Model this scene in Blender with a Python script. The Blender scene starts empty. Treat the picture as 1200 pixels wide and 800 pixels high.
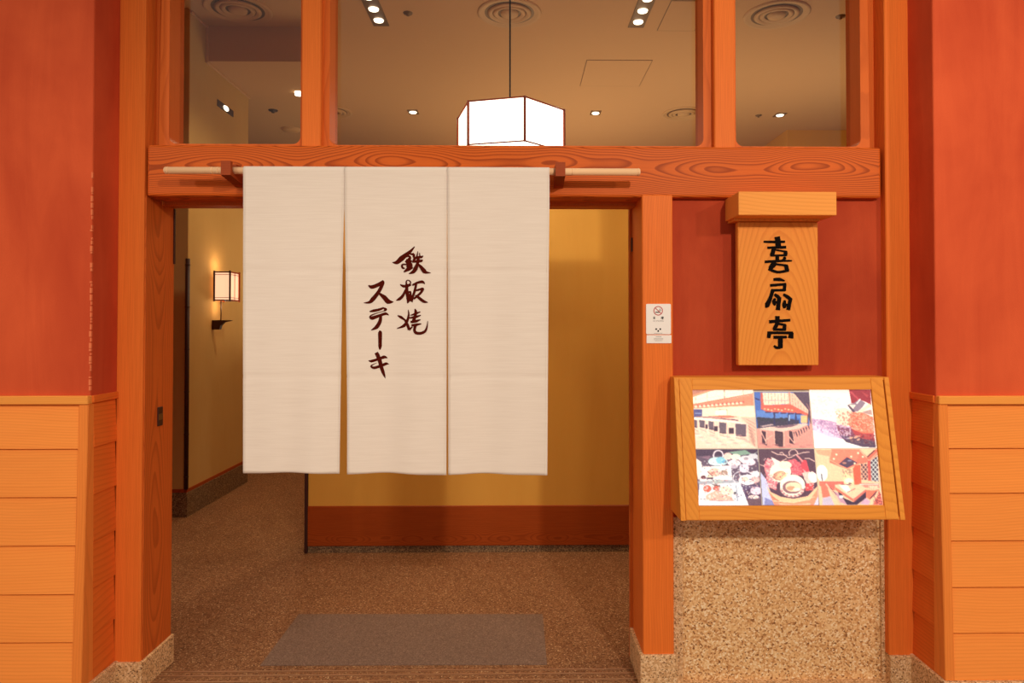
import bpy, bmesh, math, random
import numpy as np
from mathutils import Vector, Matrix, Euler
random.seed(7)
S = bpy.context.scene
COL = S.collection

# ------------------------------------------------------------------ camera
F = 800.0                       # focal length in pixels of the 1200 px wide frame (24 mm)
PITCH, YAW = 0.9, 0.8           # degrees up / to the right
CAM = Vector((0.0, 0.0, 1.55))
VPX, VPY = 605.0, 380.0         # where lines running into the depth meet
cam_d = bpy.data.cameras.new('camera'); cam = bpy.data.objects.new('camera', cam_d); COL.objects.link(cam)
cam.location = CAM
cam.rotation_euler = Euler((math.radians(90+PITCH), 0, -math.radians(YAW)), 'XYZ')
cam_d.lens = 24.0; cam_d.sensor_width = 36.0; cam_d.sensor_fit = 'HORIZONTAL'
ROT = cam.rotation_euler.to_matrix()
_f = ROT.transposed() @ Vector((0, 1, 0))
CX = VPX - F*_f.x/(-_f.z); CY = VPY + F*_f.y/(-_f.z)
cam_d.shift_x = -(CX-600)/1200; cam_d.shift_y = (CY-400)/1200
cam_d.clip_start = 0.05; cam_d.clip_end = 60
S.camera = cam

def at(px, py, Y):
    """world point on the plane y=Y seen at pixel px,py of the photograph"""
    d = ROT @ Vector(((px-CX)/F, -(py-CY)/F, -1.0))
    return CAM + d*(Y/d.y)
def X(px, Y, py=430): return at(px, py, Y).x
def Z(py, Y, px=600): return at(px, py, Y).z

# ------------------------------------------------------------------ world, lights, exposure
S.view_settings.view_transform = 'Standard'; S.view_settings.look = 'None'
S.view_settings.gamma = 1.0; S.view_settings.use_curve_mapping = False
S.view_settings.exposure = 0.0
W = bpy.data.worlds.new('mall'); S.world = W; W.use_nodes = True
W.node_tree.nodes['Background'].inputs[0].default_value = (1.0, 0.88, 0.77, 1)
W.node_tree.nodes['Background'].inputs[1].default_value = 0.44
S.cycles.max_bounces = 8; S.cycles.diffuse_bounces = 5
WARM = (1.0, 0.88, 0.78)
def lamp(name, kind, loc, power, target=None, size=0.15, col=WARM, angle=100, blend=0.6):
    d = bpy.data.lights.new(name, kind); d.energy = power; d.color = col
    if kind == 'AREA': d.shape = 'DISK'; d.size = size
    else: d.shadow_soft_size = size
    if kind == 'SPOT': d.spot_size = math.radians(angle); d.spot_blend = blend
    o = bpy.data.objects.new(name, d); COL.objects.link(o); o.location = loc
    if target is not None:
        o.rotation_euler = (Vector(target)-Vector(loc)).to_track_quat('-Z', 'Y').to_euler()
    return o
# downlights of the passage in front of the shop
lamp('passage_downlight', 'SPOT', (1.45, -1.3, 3.3), 375, (1.15, 2.9, 0.95), 0.08, angle=90, blend=0.8)
lamp('passage_downlight', 'SPOT', (-1.7, -0.9, 3.1), 135, (-2.0, 2.9, 0.7), 0.16, angle=80, blend=1.0)
lamp('passage_downlight', 'SPOT', (3.4, -0.6, 3.25), 170, (2.2, 2.9, 0.9), 0.10, angle=95, blend=1.0)
lamp('passage_downlight', 'SPOT', (-4.0, -0.6, 3.25), 165, (-2.5, 2.9, 0.5), 0.10, angle=90, blend=1.0)
# lamps and added fills of the lobby behind the curtain
ROOM = (1.0, 0.80, 0.52)
lamp('lobby_downlight', 'SPOT', (-1.17, 5.5, 4.05), 90, (-1.4, 5.4, 0), 0.08, ROOM, 130)
lamp('lobby_downlight', 'SPOT', (1.03, 5.5, 4.05), 60, (1.0, 5.4, 0), 0.08, ROOM, 130)
lamp('lobby_downlight', 'SPOT', (1.3, 3.45, 3.9), 165, (0.9, 4.62, 0.2), 0.08, ROOM, 66, 1.0)
lamp('lobby_downlight', 'SPOT', (-0.9, 3.45, 3.9), 120, (-0.9, 4.65, 0.0), 0.08, ROOM, 66, 1.0)
lamp('lobby_downlight', 'SPOT', (-2.2, 7.9, 3.7), 60, (-2.0, 7.9, 0), 0.10, ROOM, 130)
lamp('lobby_ceiling_fill', 'AREA', (1.0, 6.3, 2.72), 11, (1.0, 6.3, 4.1), 2.6, ROOM)  # from here on unseen upward discs, added only to brighten the ceiling
lamp('lobby_ceiling_fill', 'AREA', (3.2, 7.0, 2.5), 20, (3.2, 7.0, 4.1), 2.2, ROOM)
lamp('lobby_ceiling_fill', 'AREA', (-1.6, 7.4, 1.6), 13, (-2.2, 6.8, 4.1), 1.6, ROOM)
lamp('lobby_ceiling_fill', 'AREA', (0.6, 8.6, 2.2), 38, (0.6, 8.8, 4.1), 2.6, ROOM)

# ------------------------------------------------------------------ materials
def lin(c):
    return tuple((v/255/12.92 if v/255 <= 0.04045 else ((v/255+0.055)/1.055)**2.4) for v in c) + (1,)
def newmat(name):
    m = bpy.data.materials.new(name); m.use_nodes = True
    nt = m.node_tree; b = nt.nodes['Principled BSDF']
    return m, nt, b
class NB:
    def __init__(s, nt): s.nt = nt; s.n = nt.nodes; s.l = nt.links
    def node(s, t, **kw):
        n = s.n.new(t)
        for k, v in kw.items(): setattr(n, k, v)
        return n
    def put(s, sock, v):
        if isinstance(v, bpy.types.NodeSocket): s.l.new(v, sock)
        else: sock.default_value = v
    def math(s, op, a, b=0.0, c=None):
        n = s.node('ShaderNodeMath', operation=op); s.put(n.inputs[0], a); s.put(n.inputs[1], b)
        if c is not None: s.put(n.inputs[2], c)
        return n.outputs[0]
    def mapping(s, vec, scale=(1,1,1), loc=(0,0,0)):
        n = s.node('ShaderNodeMapping'); s.l.new(vec, n.inputs[0]); n.inputs['Scale'].default_value = scale; n.inputs['Location'].default_value = loc
        return n.outputs[0]
    def noise(s, vec, scale, detail=3, rough=0.5, dist=0.0):
        n = s.node('ShaderNodeTexNoise'); s.l.new(vec, n.inputs['Vector']); n.inputs['Scale'].default_value = scale
        n.inputs['Detail'].default_value = detail; n.inputs['Roughness'].default_value = rough; n.inputs['Distortion'].default_value = dist
        return n.outputs['Fac']
    def ramp(s, fac, stops):
        n = s.node('ShaderNodeValToRGB'); s.l.new(fac, n.inputs[0]); e = n.color_ramp.elements
        e[0].position, e[0].color = stops[0][0], stops[0][1]; e[1].position, e[1].color = stops[-1][0], stops[-1][1]
        for p, c in stops[1:-1]: x = e.new(p); x.color = c
        return n.outputs[0]
    def mix(s, fac, a, b, mode='MIX'):
        n = s.node('ShaderNodeMix', data_type='RGBA', blend_type=mode)
        s.put(n.inputs[0], fac); s.put(n.inputs[6], a); s.put(n.inputs[7], b); return n.outputs[2]
    def bump(s, h, strength, dist=0.002):
        n = s.node('ShaderNodeBump'); s.l.new(h, n.inputs['Height']); n.inputs['Strength'].default_value = strength; n.inputs['Distance'].default_value = dist
        s.l.new(n.outputs[0], s.n['Principled BSDF'].inputs['Normal'])
def objco(nb, rnd=True):
    tc = nb.node('ShaderNodeTexCoord').outputs['Object']
    if not rnd: return tc
    oi = nb.node('ShaderNodeObjectInfo').outputs['Random']
    v = nb.node('ShaderNodeCombineXYZ'); nb.l.new(nb.math('MULTIPLY', oi, 17.0), v.inputs[0]); nb.l.new(nb.math('MULTIPLY', oi, 9.0), v.inputs[1]); nb.l.new(nb.math('MULTIPLY', oi, 13.0), v.inputs[2])
    a = nb.node('ShaderNodeVectorMath', operation='ADD'); nb.l.new(tc, a.inputs[0]); nb.l.new(v.outputs[0], a.inputs[1]); return a.outputs[0]

def wood(name, light, dark, axis='x', center=(0,0), wander=0.05, wfreq=1.0, rings=90, line=0.45, fibre=0.12, rough=0.45, rnd=False, tone=0.10, bump=0.25, tilt=0.0):
    """timber sawn from a log: growth rings round a wandering pith, plus fibres"""
    m, nt, b = newmat(name); nb = NB(nt)
    tc = objco(nb, False); sp = nb.node('ShaderNodeSeparateXYZ'); nb.l.new(tc, sp.inputs[0])
    ix = 'xyz'.index(axis); u, v = [sp.outputs[i] for i in range(3) if i != ix]; a = sp.outputs[ix]
    if rnd:
        oi = nb.node('ShaderNodeObjectInfo').outputs['Random']
        a = nb.math('ADD', a, nb.math('MULTIPLY', oi, 31.0)); u = nb.math('ADD', u, nb.math('MULTIPLY', oi, 0.12)); v = nb.math('ADD', v, nb.math('MULTIPLY', nb.math('FRACT', nb.math('MULTIPLY', oi, 7.3)), 0.10))
    c1 = nb.node('ShaderNodeCombineXYZ'); nb.l.new(a, c1.inputs[0]); nb.put(c1.inputs[1], 3.1)
    c2 = nb.node('ShaderNodeCombineXYZ'); nb.l.new(a, c2.inputs[0]); nb.put(c2.inputs[1], 8.7)
    n1 = nb.math('MULTIPLY', nb.math('SUBTRACT', nb.noise(c1.outputs[0], wfreq, 1.5), 0.5), wander*4)
    n2 = nb.math('MULTIPLY', nb.math('SUBTRACT', nb.noise(c2.outputs[0], wfreq, 1.5), 0.5), wander*4)
    uu = nb.math('ADD', nb.math('SUBTRACT', u, center[0]), n1); vv = nb.math('ADD', nb.math('SUBTRACT', v, center[1]), n2)
    if tilt: vv = nb.math('SUBTRACT', vv, nb.math('MULTIPLY', a, tilt))
    r = nb.math('SQRT', nb.math('ADD', nb.math('MULTIPLY', uu, uu), nb.math('MULTIPLY', vv, vv)))
    sc = [60, 60, 60]; sc[ix] = 1.5
    cv = nb.node('ShaderNodeCombineXYZ')
    for i, sock in zip([i for i in range(3) if i != ix], (u, v)): nb.l.new(sock, cv.inputs[i])
    nb.l.new(a, cv.inputs[ix])
    fib = nb.noise(nb.mapping(cv.outputs[0], tuple(sc)), 3.0, 4, 0.6)
    sc2 = [9, 9, 9]; sc2[ix] = 1.0
    wob = nb.noise(nb.mapping(cv.outputs[0], tuple(sc2)), 1.0, 2)
    ph = nb.math('ADD', nb.math('MULTIPLY', r, rings), nb.math('MULTIPLY', wob, 1.6))
    fr = nb.math('FRACT', ph)
    k = nb.ramp(fr, [(0.0, (0,0,0,1)), (0.5, (0.10,0.10,0.10,1)), (0.86, (1,1,1,1)), (0.95, (0.85,0.85,0.85,1)), (1.0, (0,0,0,1))])
    lo = nb.noise(nb.mapping(cv.outputs[0], tuple(v_*0.35 for v_ in sc2)), 1.0, 3)
    cL = tuple(light); cD = tuple(dark)
    base = nb.mix(nb.math('MULTIPLY', k, line), cL, cD)
    base = nb.mix(nb.math('MULTIPLY', nb.math('SUBTRACT', fib, 0.35), fibre*4), base, cD)
    hsv = nb.node('ShaderNodeHueSaturation'); nb.l.new(base, hsv.inputs['Color'])
    oi2 = nb.node('ShaderNodeObjectInfo').outputs['Random']
    val = nb.math('ADD', nb.math('MULTIPLY', nb.math('SUBTRACT', lo, 0.5), tone*3), 1.0)
    val = nb.math('ADD', val, nb.math('MULTIPLY', nb.math('SUBTRACT', oi2, 0.5), tone)) if rnd else val
    nb.l.new(val, hsv.inputs['Value']); nb.l.new(hsv.outputs[0], b.inputs['Base Color'])
    b.inputs['Roughness'].default_value = rough
    b.inputs['Specular IOR Level'].default_value = 0.08
    nb.bump(fib, bump, 0.001)
    return m
def plain(name, col, rough=0.6, metal=0.0, spec=0.4, var=0.05, scale=8.0):
    m, nt, b = newmat(name); nb = NB(nt)
    n = nb.noise(objco(nb, False), scale, 3)
    c = lin(col); d = tuple(v*(1-var*3) for v in c[:3]) + (1,)
    nb.l.new(nb.mix(n, c, d), b.inputs['Base Color'])
    b.inputs['Roughness'].default_value = rough; b.inputs['Metallic'].default_value = metal; b.inputs['Specular IOR Level'].default_value = spec
    return m
def plaster(name, light, dark, rough=0.85, mott=1.6, grain=0.25, patch=1.0, speck=0.0):
    m, nt, b = newmat(name); nb = NB(nt); tc = objco(nb, False)
    big = nb.noise(nb.mapping(tc, (1.0, 1.0, 0.8)), mott, 4, 0.55, 0.4)
    tro = nb.noise(nb.mapping(tc, (7.0, 7.0, 1.2)), 1.0, 4, 0.6, 0.8)
    fac = nb.math('ADD', nb.math('MULTIPLY', nb.math('SUBTRACT', big, 0.5), 2.2*patch), nb.math('ADD', nb.math('MULTIPLY', nb.math('SUBTRACT', tro, 0.5), 1.0*patch), 0.5))
    col = nb.ramp(fac, [(0.0, lin(dark)), (1.0, lin(light))])
    fine = nb.noise(tc, 260.0, 3, 0.7)
    col = nb.mix(nb.math('MULTIPLY', nb.math('SUBTRACT', fine, 0.4), grain), col, lin(dark))
    if speck:
        sp = nb.noise(tc, 420.0, 1, 0.5)
        col = nb.mix(nb.math('MULTIPLY', nb.math('GREATER_THAN', sp, 0.70), speck), col, lin(tuple(min(255, c+70) for c in light)))
    nb.l.new(col, b.inputs['Base Color']); b.inputs['Roughness'].default_value = rough
    b.inputs['Specular IOR Level'].default_value = 0.2
    h = nb.math('ADD', nb.math('MULTIPLY', tro, 2.0), nb.math('MULTIPLY', fine, 0.7)); nb.bump(h, 0.35, 0.003)
    return m
def terrazzo(name, stops, scale=170.0, rough=0.6, soft=0.0, lo=0.25):
    m, nt, b = newmat(name); nb = NB(nt); tc = objco(nb, False)
    v = nb.node('ShaderNodeTexVoronoi'); nb.l.new(tc, v.inputs['Vector']); v.inputs['Scale'].default_value = scale
    sp = nb.node('ShaderNodeSeparateColor'); nb.l.new(v.outputs['Color'], sp.inputs[0])
    col = nb.ramp(sp.outputs[0], [(p, lin(c)) for p, c in stops])
    big = nb.noise(tc, 3.0, 4); hs = nb.node('ShaderNodeHueSaturation'); nb.l.new(col, hs.inputs['Color'])
    nb.l.new(nb.math('ADD', nb.math('MULTIPLY', nb.math('SUBTRACT', big, 0.5), lo), 1.0), hs.inputs['Value'])
    nb.l.new(hs.outputs[0], b.inputs['Base Color']); b.inputs['Roughness'].default_value = rough
    b.inputs['Specular IOR Level'].default_value = 0.3
    nb.bump(sp.outputs[1], 0.12, 0.001)
    return m
def emit(name, col, strength, base=None):
    m, nt, b = newmat(name)
    b.inputs['Base Color'].default_value = lin(base or col); b.inputs['Emission Color'].default_value = lin(col); b.inputs['Emission Strength'].default_value = strength
    b.inputs['Roughness'].default_value = 0.7
    return m

def L(*c): return lin(c)
M = {}
M['beam'] = wood('beam_wood', L(220,104,36), L(132,46,12), 'x', center=(2.985, 2.235), wander=0.045, wfreq=1.3, rings=150, line=0.7, fibre=0.10, tone=0.05)
M['post'] = wood('post_wood', L(238,122,48), L(182,76,24), 'z', center=(0.25, 3.4), wander=0.03, wfreq=0.9, rings=150, line=0.18, fibre=0.18, tone=0.05)
M['jamb'] = wood('jamb_wood', L(214,104,40), L(136,52,18), 'z', center=(-1.72, 3.03), wander=0.03, wfreq=1.2, rings=130, line=0.4, fibre=0.16, tone=0.05)
M['frame'] = wood('window_frame_wood', L(222,110,44), L(165,68,24), 'z', center=(0.3, 3.3), wander=0.02, rings=130, line=0.3, fibre=0.12, tone=0.05)
M['frame_h'] = wood('window_rail_wood', L(222,110,44), L(165,68,24), 'x', center=(3.3, 0.3), wander=0.02, rings=130, line=0.3, fibre=0.12, tone=0.05)
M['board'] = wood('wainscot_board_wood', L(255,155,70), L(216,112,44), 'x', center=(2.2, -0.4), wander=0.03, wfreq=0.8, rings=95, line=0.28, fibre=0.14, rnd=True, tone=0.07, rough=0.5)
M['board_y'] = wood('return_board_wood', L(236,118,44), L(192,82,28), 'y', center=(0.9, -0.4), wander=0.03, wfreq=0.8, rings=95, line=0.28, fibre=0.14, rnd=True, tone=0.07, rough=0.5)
M['stile'] = wood('wainscot_stile_wood', L(244,140,60), L(206,104,42), 'z', center=(0.2, 2.2), wander=0.02, rings=100, line=0.25, fibre=0.14, tone=0.05)
M['plank'] = wood('sign_plank_wood', L(240,150,62), L(206,108,38), 'z', center=(0.01, 0.06), wander=0.01, wfreq=1.3, rings=85, line=0.4, tilt=0.2, fibre=0.10, tone=0.04)
M['hood'] = wood('sign_hood_wood', L(246,160,72), L(216,124,46), 'x', center=(2.7, 1.9), wander=0.02, rings=120, line=0.3, fibre=0.10, tone=0.04)
M['case'] = wood('menu_case_wood', L(240,154,60), L(202,110,36), 'x', center=(2.5, 0.9), wander=0.02, rings=110, line=0.35, fibre=0.14, tone=0.04)
M['case_z'] = wood('menu_case_stile_wood', L(240,154,60), L(202,110,36), 'z', center=(0.7, 2.5), wander=0.02, rings=110, line=0.35, fibre=0.14, tone=0.04)
M['skirt'] = wood('skirting_wood', L(168,76,28), L(104,38,12), 'x', center=(4.6, 0.1), wander=0.02, wfreq=3.0, rings=170, line=0.4, fibre=0.2, tone=0.05, rough=0.35)
M['bamboo'] = plain('pale_bamboo', (255, 206, 152), 0.6, var=0.01, scale=14)
M['peg'] = wood('peg_wood', L(168,74,34), L(112,44,20), 'y', center=(0, 2.2), rings=150, line=0.4)
M['chip'] = plain('chipped_plaster', (236, 124, 78), 0.9, spec=0.1)
M['dark'] = plain('dark_wood', (62, 26, 14), 0.5)
M['black'] = plain('ink', (16, 7, 4), 0.8, spec=0.08)
M['ink'] = plain('brown_ink', (84, 20, 8), 0.9, spec=0.05, var=0.1, scale=60)
M['red'] = plaster('red_plaster', (224, 94, 49), (190, 67, 33), mott=1.4, patch=1.1)
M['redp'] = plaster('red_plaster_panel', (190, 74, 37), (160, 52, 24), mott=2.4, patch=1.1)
M['ochre'] = plaster('ochre_plaster', (226, 170, 76), (212, 152, 60), mott=0.8, patch=0.5, grain=0.1)
M['olive'] = plaster('sand_plaster', (206, 168, 104), (190, 150, 84), mott=0.8, patch=0.5, grain=0.35)
M['ceil'] = plain('ceiling_paint', (204, 158, 112), 0.9, var=0.01, spec=0.1)
M['soffit'] = plain('brown_ceiling_paint', (196, 154, 110), 0.9, var=0.01, spec=0.1)
M['vent'] = plain('vent_enamel', (200, 156, 106), 0.6, var=0.01)
M['floor'] = terrazzo('washed_pebble_floor', [(0.0,(88,50,26)), (0.3,(124,80,48)), (0.6,(142,96,60)), (0.92,(160,116,76)), (1.0,(206,170,126))], 190, 0.7)
M['mat'] = terrazzo('rubber_mat', [(0.0,(104,80,64)), (0.6,(124,98,80)), (1.0,(150,122,102))], 260, 0.8, lo=0.1)
M['stone'] = terrazzo('washed_pebble_panel', [(0.0,(130,82,44)), (0.12,(196,138,82)), (0.45,(228,176,114)), (0.8,(240,198,140)), (1.0,(250,224,180))], 150, 0.6, lo=0.1)
M['stoneb'] = terrazzo('granite_base', [(0.0,(112,72,40)), (0.15,(190,142,92)), (0.6,(220,172,118)), (1.0,(240,204,156))], 190, 0.6, lo=0.1)
M['stoned'] = terrazzo('dark_stone_base', [(0.0,(70,50,36)), (0.5,(118,92,64)), (1.0,(160,130,92))], 170, 0.6)
M['metal'] = plain('threshold_metal', (196, 150, 110), 0.35, 0.8)
M['white'] = plain('white_plastic', (246, 236, 222), 0.45, var=0.01)
M['sred'] = plain('sign_red', (190, 30, 30), 0.5)
M['grey'] = plain('sign_grey', (150, 140, 130), 0.5)
M['paper'] = emit('lantern_paper', (255, 246, 230), 3.2)
M['paper2'] = emit('sconce_paper', (255, 206, 164), 0.95)
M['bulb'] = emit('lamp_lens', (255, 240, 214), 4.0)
M['brass'] = plain('lamp_trim', (120, 86, 48), 0.4, 0.5)
def glass():
    m = bpy.data.materials.new('pane_glass'); m.use_nodes = True; nt = m.node_tree; nt.nodes.clear(); nb = NB(nt)
    o = nb.node('ShaderNodeOutputMaterial'); t = nb.node('ShaderNodeBsdfTransparent'); t.inputs[0].default_value = (0.94, 0.94, 0.92, 1)
    g = nb.node('ShaderNodeBsdfGlossy'); g.inputs['Roughness'].default_value = 0.02; fr = nb.node('ShaderNodeFresnel'); fr.inputs[0].default_value = 1.45
    mx = nb.node('ShaderNodeMixShader'); nb.l.new(nb.math('MULTIPLY', fr.outputs[0], 0.8), mx.inputs[0]); nb.l.new(t.outputs[0], mx.inputs[1]); nb.l.new(g.outputs[0], mx.inputs[2]); nb.l.new(mx.outputs[0], o.inputs[0])
    return m
M['glass'] = glass()
def cloth():
    m, nt, b = newmat('linen'); nb = NB(nt); tc = objco(nb, False)
    s1 = nb.noise(nb.mapping(tc, (6, 6, 160)), 1.0, 4, 0.6); s2 = nb.noise(nb.mapping(tc, (900, 6, 900)), 1.0, 2)
    f = nb.math('ADD', nb.math('MULTIPLY', s1, 0.8), nb.math('MULTIPLY', s2, 0.25))
    nb.l.new(nb.ramp(f, [(0.25, L(229,212,192)), (0.78, L(240,225,206))]), b.inputs['Base Color'])
    b.inputs['Roughness'].default_value = 0.95; b.inputs['Specular IOR Level'].default_value = 0.1
    nb.bump(f, 0.15, 0.001)
    return m
M['cloth'] = cloth()
def printmat():
    m, nt, b = newmat('backlit_print'); nb = NB(nt)
    a = nb.node('ShaderNodeAttribute', attribute_name='print'); nb.l.new(a.outputs['Color'], b.inputs['Base Color']); nb.l.new(a.outputs['Color'], b.inputs['Emission Color'])
    b.inputs['Emission Strength'].default_value = 0.8; b.inputs['Roughness'].default_value = 0.4
    return m
M['print'] = printmat()

# ------------------------------------------------------------------ mesh helpers
def bx(bm, x0, x1, y0, y1, z0, z1, bev=0.0, seg=1):
    x0, x1 = min(x0,x1), max(x0,x1); y0, y1 = min(y0,y1), max(y0,y1); z0, z1 = min(z0,z1), max(z0,z1)
    v = [bm.verts.new(p) for p in ((x0,y0,z0),(x1,y0,z0),(x1,y1,z0),(x0,y1,z0),(x0,y0,z1),(x1,y0,z1),(x1,y1,z1),(x0,y1,z1))]
    fs = [bm.faces.new([v[i] for i in f]) for f in ((3,2,1,0),(4,5,6,7),(0,1,5,4),(1,2,6,5),(2,3,7,6),(3,0,4,7))]
    if bev:
        es = list({e for f in fs for e in f.edges}); bmesh.ops.bevel(bm, geom=es, offset=bev, segments=seg, affect='EDGES', profile=0.5)
def hexa(bm, p, bev=0.0):
    """8 corners: bottom ring then top ring"""
    v = [bm.verts.new(q) for q in p]
    fs = [bm.faces.new([v[i] for i in f]) for f in ((3,2,1,0),(4,5,6,7),(0,1,5,4),(1,2,6,5),(2,3,7,6),(3,0,4,7))]
    if bev: bmesh.ops.bevel(bm, geom=list({e for f in fs for e in f.edges}), offset=bev, segments=1, affect='EDGES')
def prism(bm, pts, d):
    """closed outline pts (3D, coplanar) pushed along vector d"""
    a = [bm.verts.new(p) for p in pts]; b = [bm.verts.new(Vector(p)+Vector(d)) for p in pts]; n = len(a)
    bm.faces.new(a); bm.faces.new(b[::-1])
    for i in range(n): bm.faces.new((a[i], b[i], b[(i+1) % n], a[(i+1) % n]))
def cyl(bm, p0, p1, r0, r1=None, n=16, cap=True):
    p0, p1 = Vector(p0), Vector(p1); r1 = r0 if r1 is None else r1; d = (p1-p0).normalized()
    u = d.orthogonal().normalized(); w = d.cross(u)
    A = [bm.verts.new(p0+(u*math.cos(t)+w*math.sin(t))*r0) for t in [2*math.pi*i/n for i in range(n)]]
    B = [bm.verts.new(p1+(u*math.cos(t)+w*math.sin(t))*r1) for t in [2*math.pi*i/n for i in range(n)]]
    for i in range(n): f = bm.faces.new((A[i], A[(i+1)%n], B[(i+1)%n], B[i])); f.smooth = True
    if cap: bm.faces.new(A[::-1]); bm.faces.new(B)
def lathe(bm, c, prof, n=40):
    """profile of (radius, z) turned round a vertical axis at c"""
    rings = []
    for r, z in prof:
        rings.append([bm.verts.new((c[0]+r*math.cos(2*math.pi*i/n), c[1]+r*math.sin(2*math.pi*i/n), c[2]+z)) for i in range(n)] if r > 1e-6 else [bm.verts.new((c[0], c[1], c[2]+z))])
    for a, b in zip(rings, rings[1:]):
        for i in range(n):
            j = (i+1) % n
            if len(a) == 1 and len(b) == 1: continue
            if len(a) == 1: f = bm.faces.new((a[0], b[j], b[i]))
            elif len(b) == 1: f = bm.faces.new((a[i], a[j], b[0]))
            else: f = bm.faces.new((a[i], a[j], b[j], b[i]))
            f.smooth = True
def B(): return bmesh.new()
def obj(name, bm, mat, parent=None, recalc=True):
    if recalc: bmesh.ops.recalc_face_normals(bm, faces=bm.faces[:])
    me = bpy.data.meshes.new(name)
    org = Vector((0,0,0))
    p = parent
    while p is not None: org += p.location; p = p.parent
    if org.length > 0: bmesh.ops.translate(bm, vec=-org, verts=bm.verts[:])
    bm.to_mesh(me); bm.free()
    me.materials.append(M[mat] if isinstance(mat, str) else mat)
    o = bpy.data.objects.new(name, me); COL.objects.link(o); o.parent = parent
    return o
def tag(o, label, cat, group=None, kind=None):
    o['label'] = label; o['category'] = cat
    if group: o['group'] = group
    if kind: o['kind'] = kind
    return o
def thing(name, label, cat, loc=(0,0,0), group=None, kind=None):
    o = bpy.data.objects.new(name, None); COL.objects.link(o); o.location = loc; o.empty_display_size = 0.1
    return tag(o, label, cat, group, kind)
def box_obj(name, mat, parent, *a, **k):
    bm = B(); bx(bm, *a, **k); return obj(name, bm, mat, parent)
def struct(name, bm, mat, label, cat): return tag(obj(name, bm, mat), label, cat, kind='structure')

# ------------------------------------------------------------------ main planes
YP = 2.92                     # front of the posts
YB = 3.175                    # back of the posts
XL0, XL1 = X(136, YP), X(167, YP)
XR0, XR1 = X(753, YP, 500), X(789, YP, 500)
XE0, XE1 = X(1039.5, YP), X(1072, YP)
ZB0, ZB1 = Z(230.5, YP), Z(170.5, YP)
YF = 2.74                     # front of the piers
CEIL = 4.12

# floor
bm = B(); bx(bm, -6, 6, -3, 10.6, -0.05, 0)
struct('floor', bm, 'floor', 'brown washed pebble floor with a fine grain', 'floor')

# posts
def post(name, x0, x1, y1, ztop, zbase, mat, label, side=0.012, y0=YP):
    p = box = B(); bx(box, x0, x1, y0, y1, zbase-0.005, ztop, 0.004)
    o = struct(name, box, mat, label, 'post')
    bm = B(); bx(bm, x0-(side if side > 0 else 0), x1+abs(side), y0-0.012, y1+0.01, 0, zbase, 0.004)
    b = obj('stone_base', bm, 'stoneb', o); b['label'] = 'speckled stone base'
    return o
ZT = 3.9
pl = post('trim_1', XL0, XL1, YB, ZT, Z(775, YP, 150), 'post', 'tall orange wooden post at the left of the curtained entrance', -0.012)
# inner cladding of the left post, the strongly figured jamb face
bm = B(); bx(bm, XL1-0.002, XL1+0.004, YP+0.012, YB-0.004, Z(775, YP, 150), ZB0, 0.0015); obj('jamb_lining', bm, 'jamb', pl)
bm = B(); bx(bm, XL1+0.002, XL1+0.009, 3.035, 3.075, Z(498, 3.05), Z(476, 3.05), 0.002)
h = obj('latch_plate', bm, 'dark', pl); h['label'] = 'small dark latch plate'
bm = B(); bx(bm, XL1+0.005, XL1+0.010, 3.037, 3.073, Z(491, 3.05), Z(484, 3.05)); obj('latch_slot', bm, 'brass', h)
bm = B(); bx(bm, XL1+0.004, XL1+0.010, YB-0.012, YB-0.002, Z(310, YB), Z(246, YB)); obj('hinge_strip', bm, 'dark', pl)
pr = post('trim_2', XR0, XR1, YB, ZB0+0.01, Z(766, YP, 770), 'post', 'orange wooden post at the right of the curtained entrance, carrying a small white notice', 0.014)
bm = B(); bx(bm, XR0-0.012, XR0+0.01, YB, YB+0.035, 0, ZB0, 0.002); obj('door_stop', bm, 'jamb', pr)
bm = B(); bx(bm, XR0-0.006, XR0+0.002, YB-0.02, YB-0.006, Z(295, YB, 745), Z(279, YB, 745)); obj('keeper_plate', bm, 'dark', pr)
pe = post('trim_3', XE0, XE1, YB, ZT, Z(767, YP, 1055), 'post', 'tall orange wooden post at the right, behind the menu case', 0.0)

# lintel beam
bm = B(); bx(bm, X(171, YP, 200), X(1033.5, YP, 200), YP+0.004, YB, ZB0, ZB1, 0.012, 3)
bmm = struct('trim_4', bm, 'beam', 'thick horizontal wooden beam with bold grain above the entrance', 'beam')
bm = B(); bx(bm, XL1, XR0, 3.06, 3.10, ZB0-0.016, ZB0+0.004, 0.002); obj('track_strip', bm, 'jamb', bmm)
bm = B(); bx(bm, XL1, XR0, 3.12, 3.165, ZB0-0.012, ZB0+0.004, 0.002); obj('track_strip', bm, 'jamb', bmm)

# threshold
bm = B(); bx(bm, XL1+0.005, XR0-0.014, 2.93, 3.10, -0.002, 0.008, 0.003)
th = struct('trim_5', bm, 'floor', 'speckled stone threshold strip across the entrance', 'threshold')
for yy in (2.985, 3.035, 3.072):
    bm = B(); bx(bm, XL1+0.01, XR0-0.018, yy-0.003, yy+0.003, 0.004, 0.013, 0.001); obj('rail', bm, 'metal', th)

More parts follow.
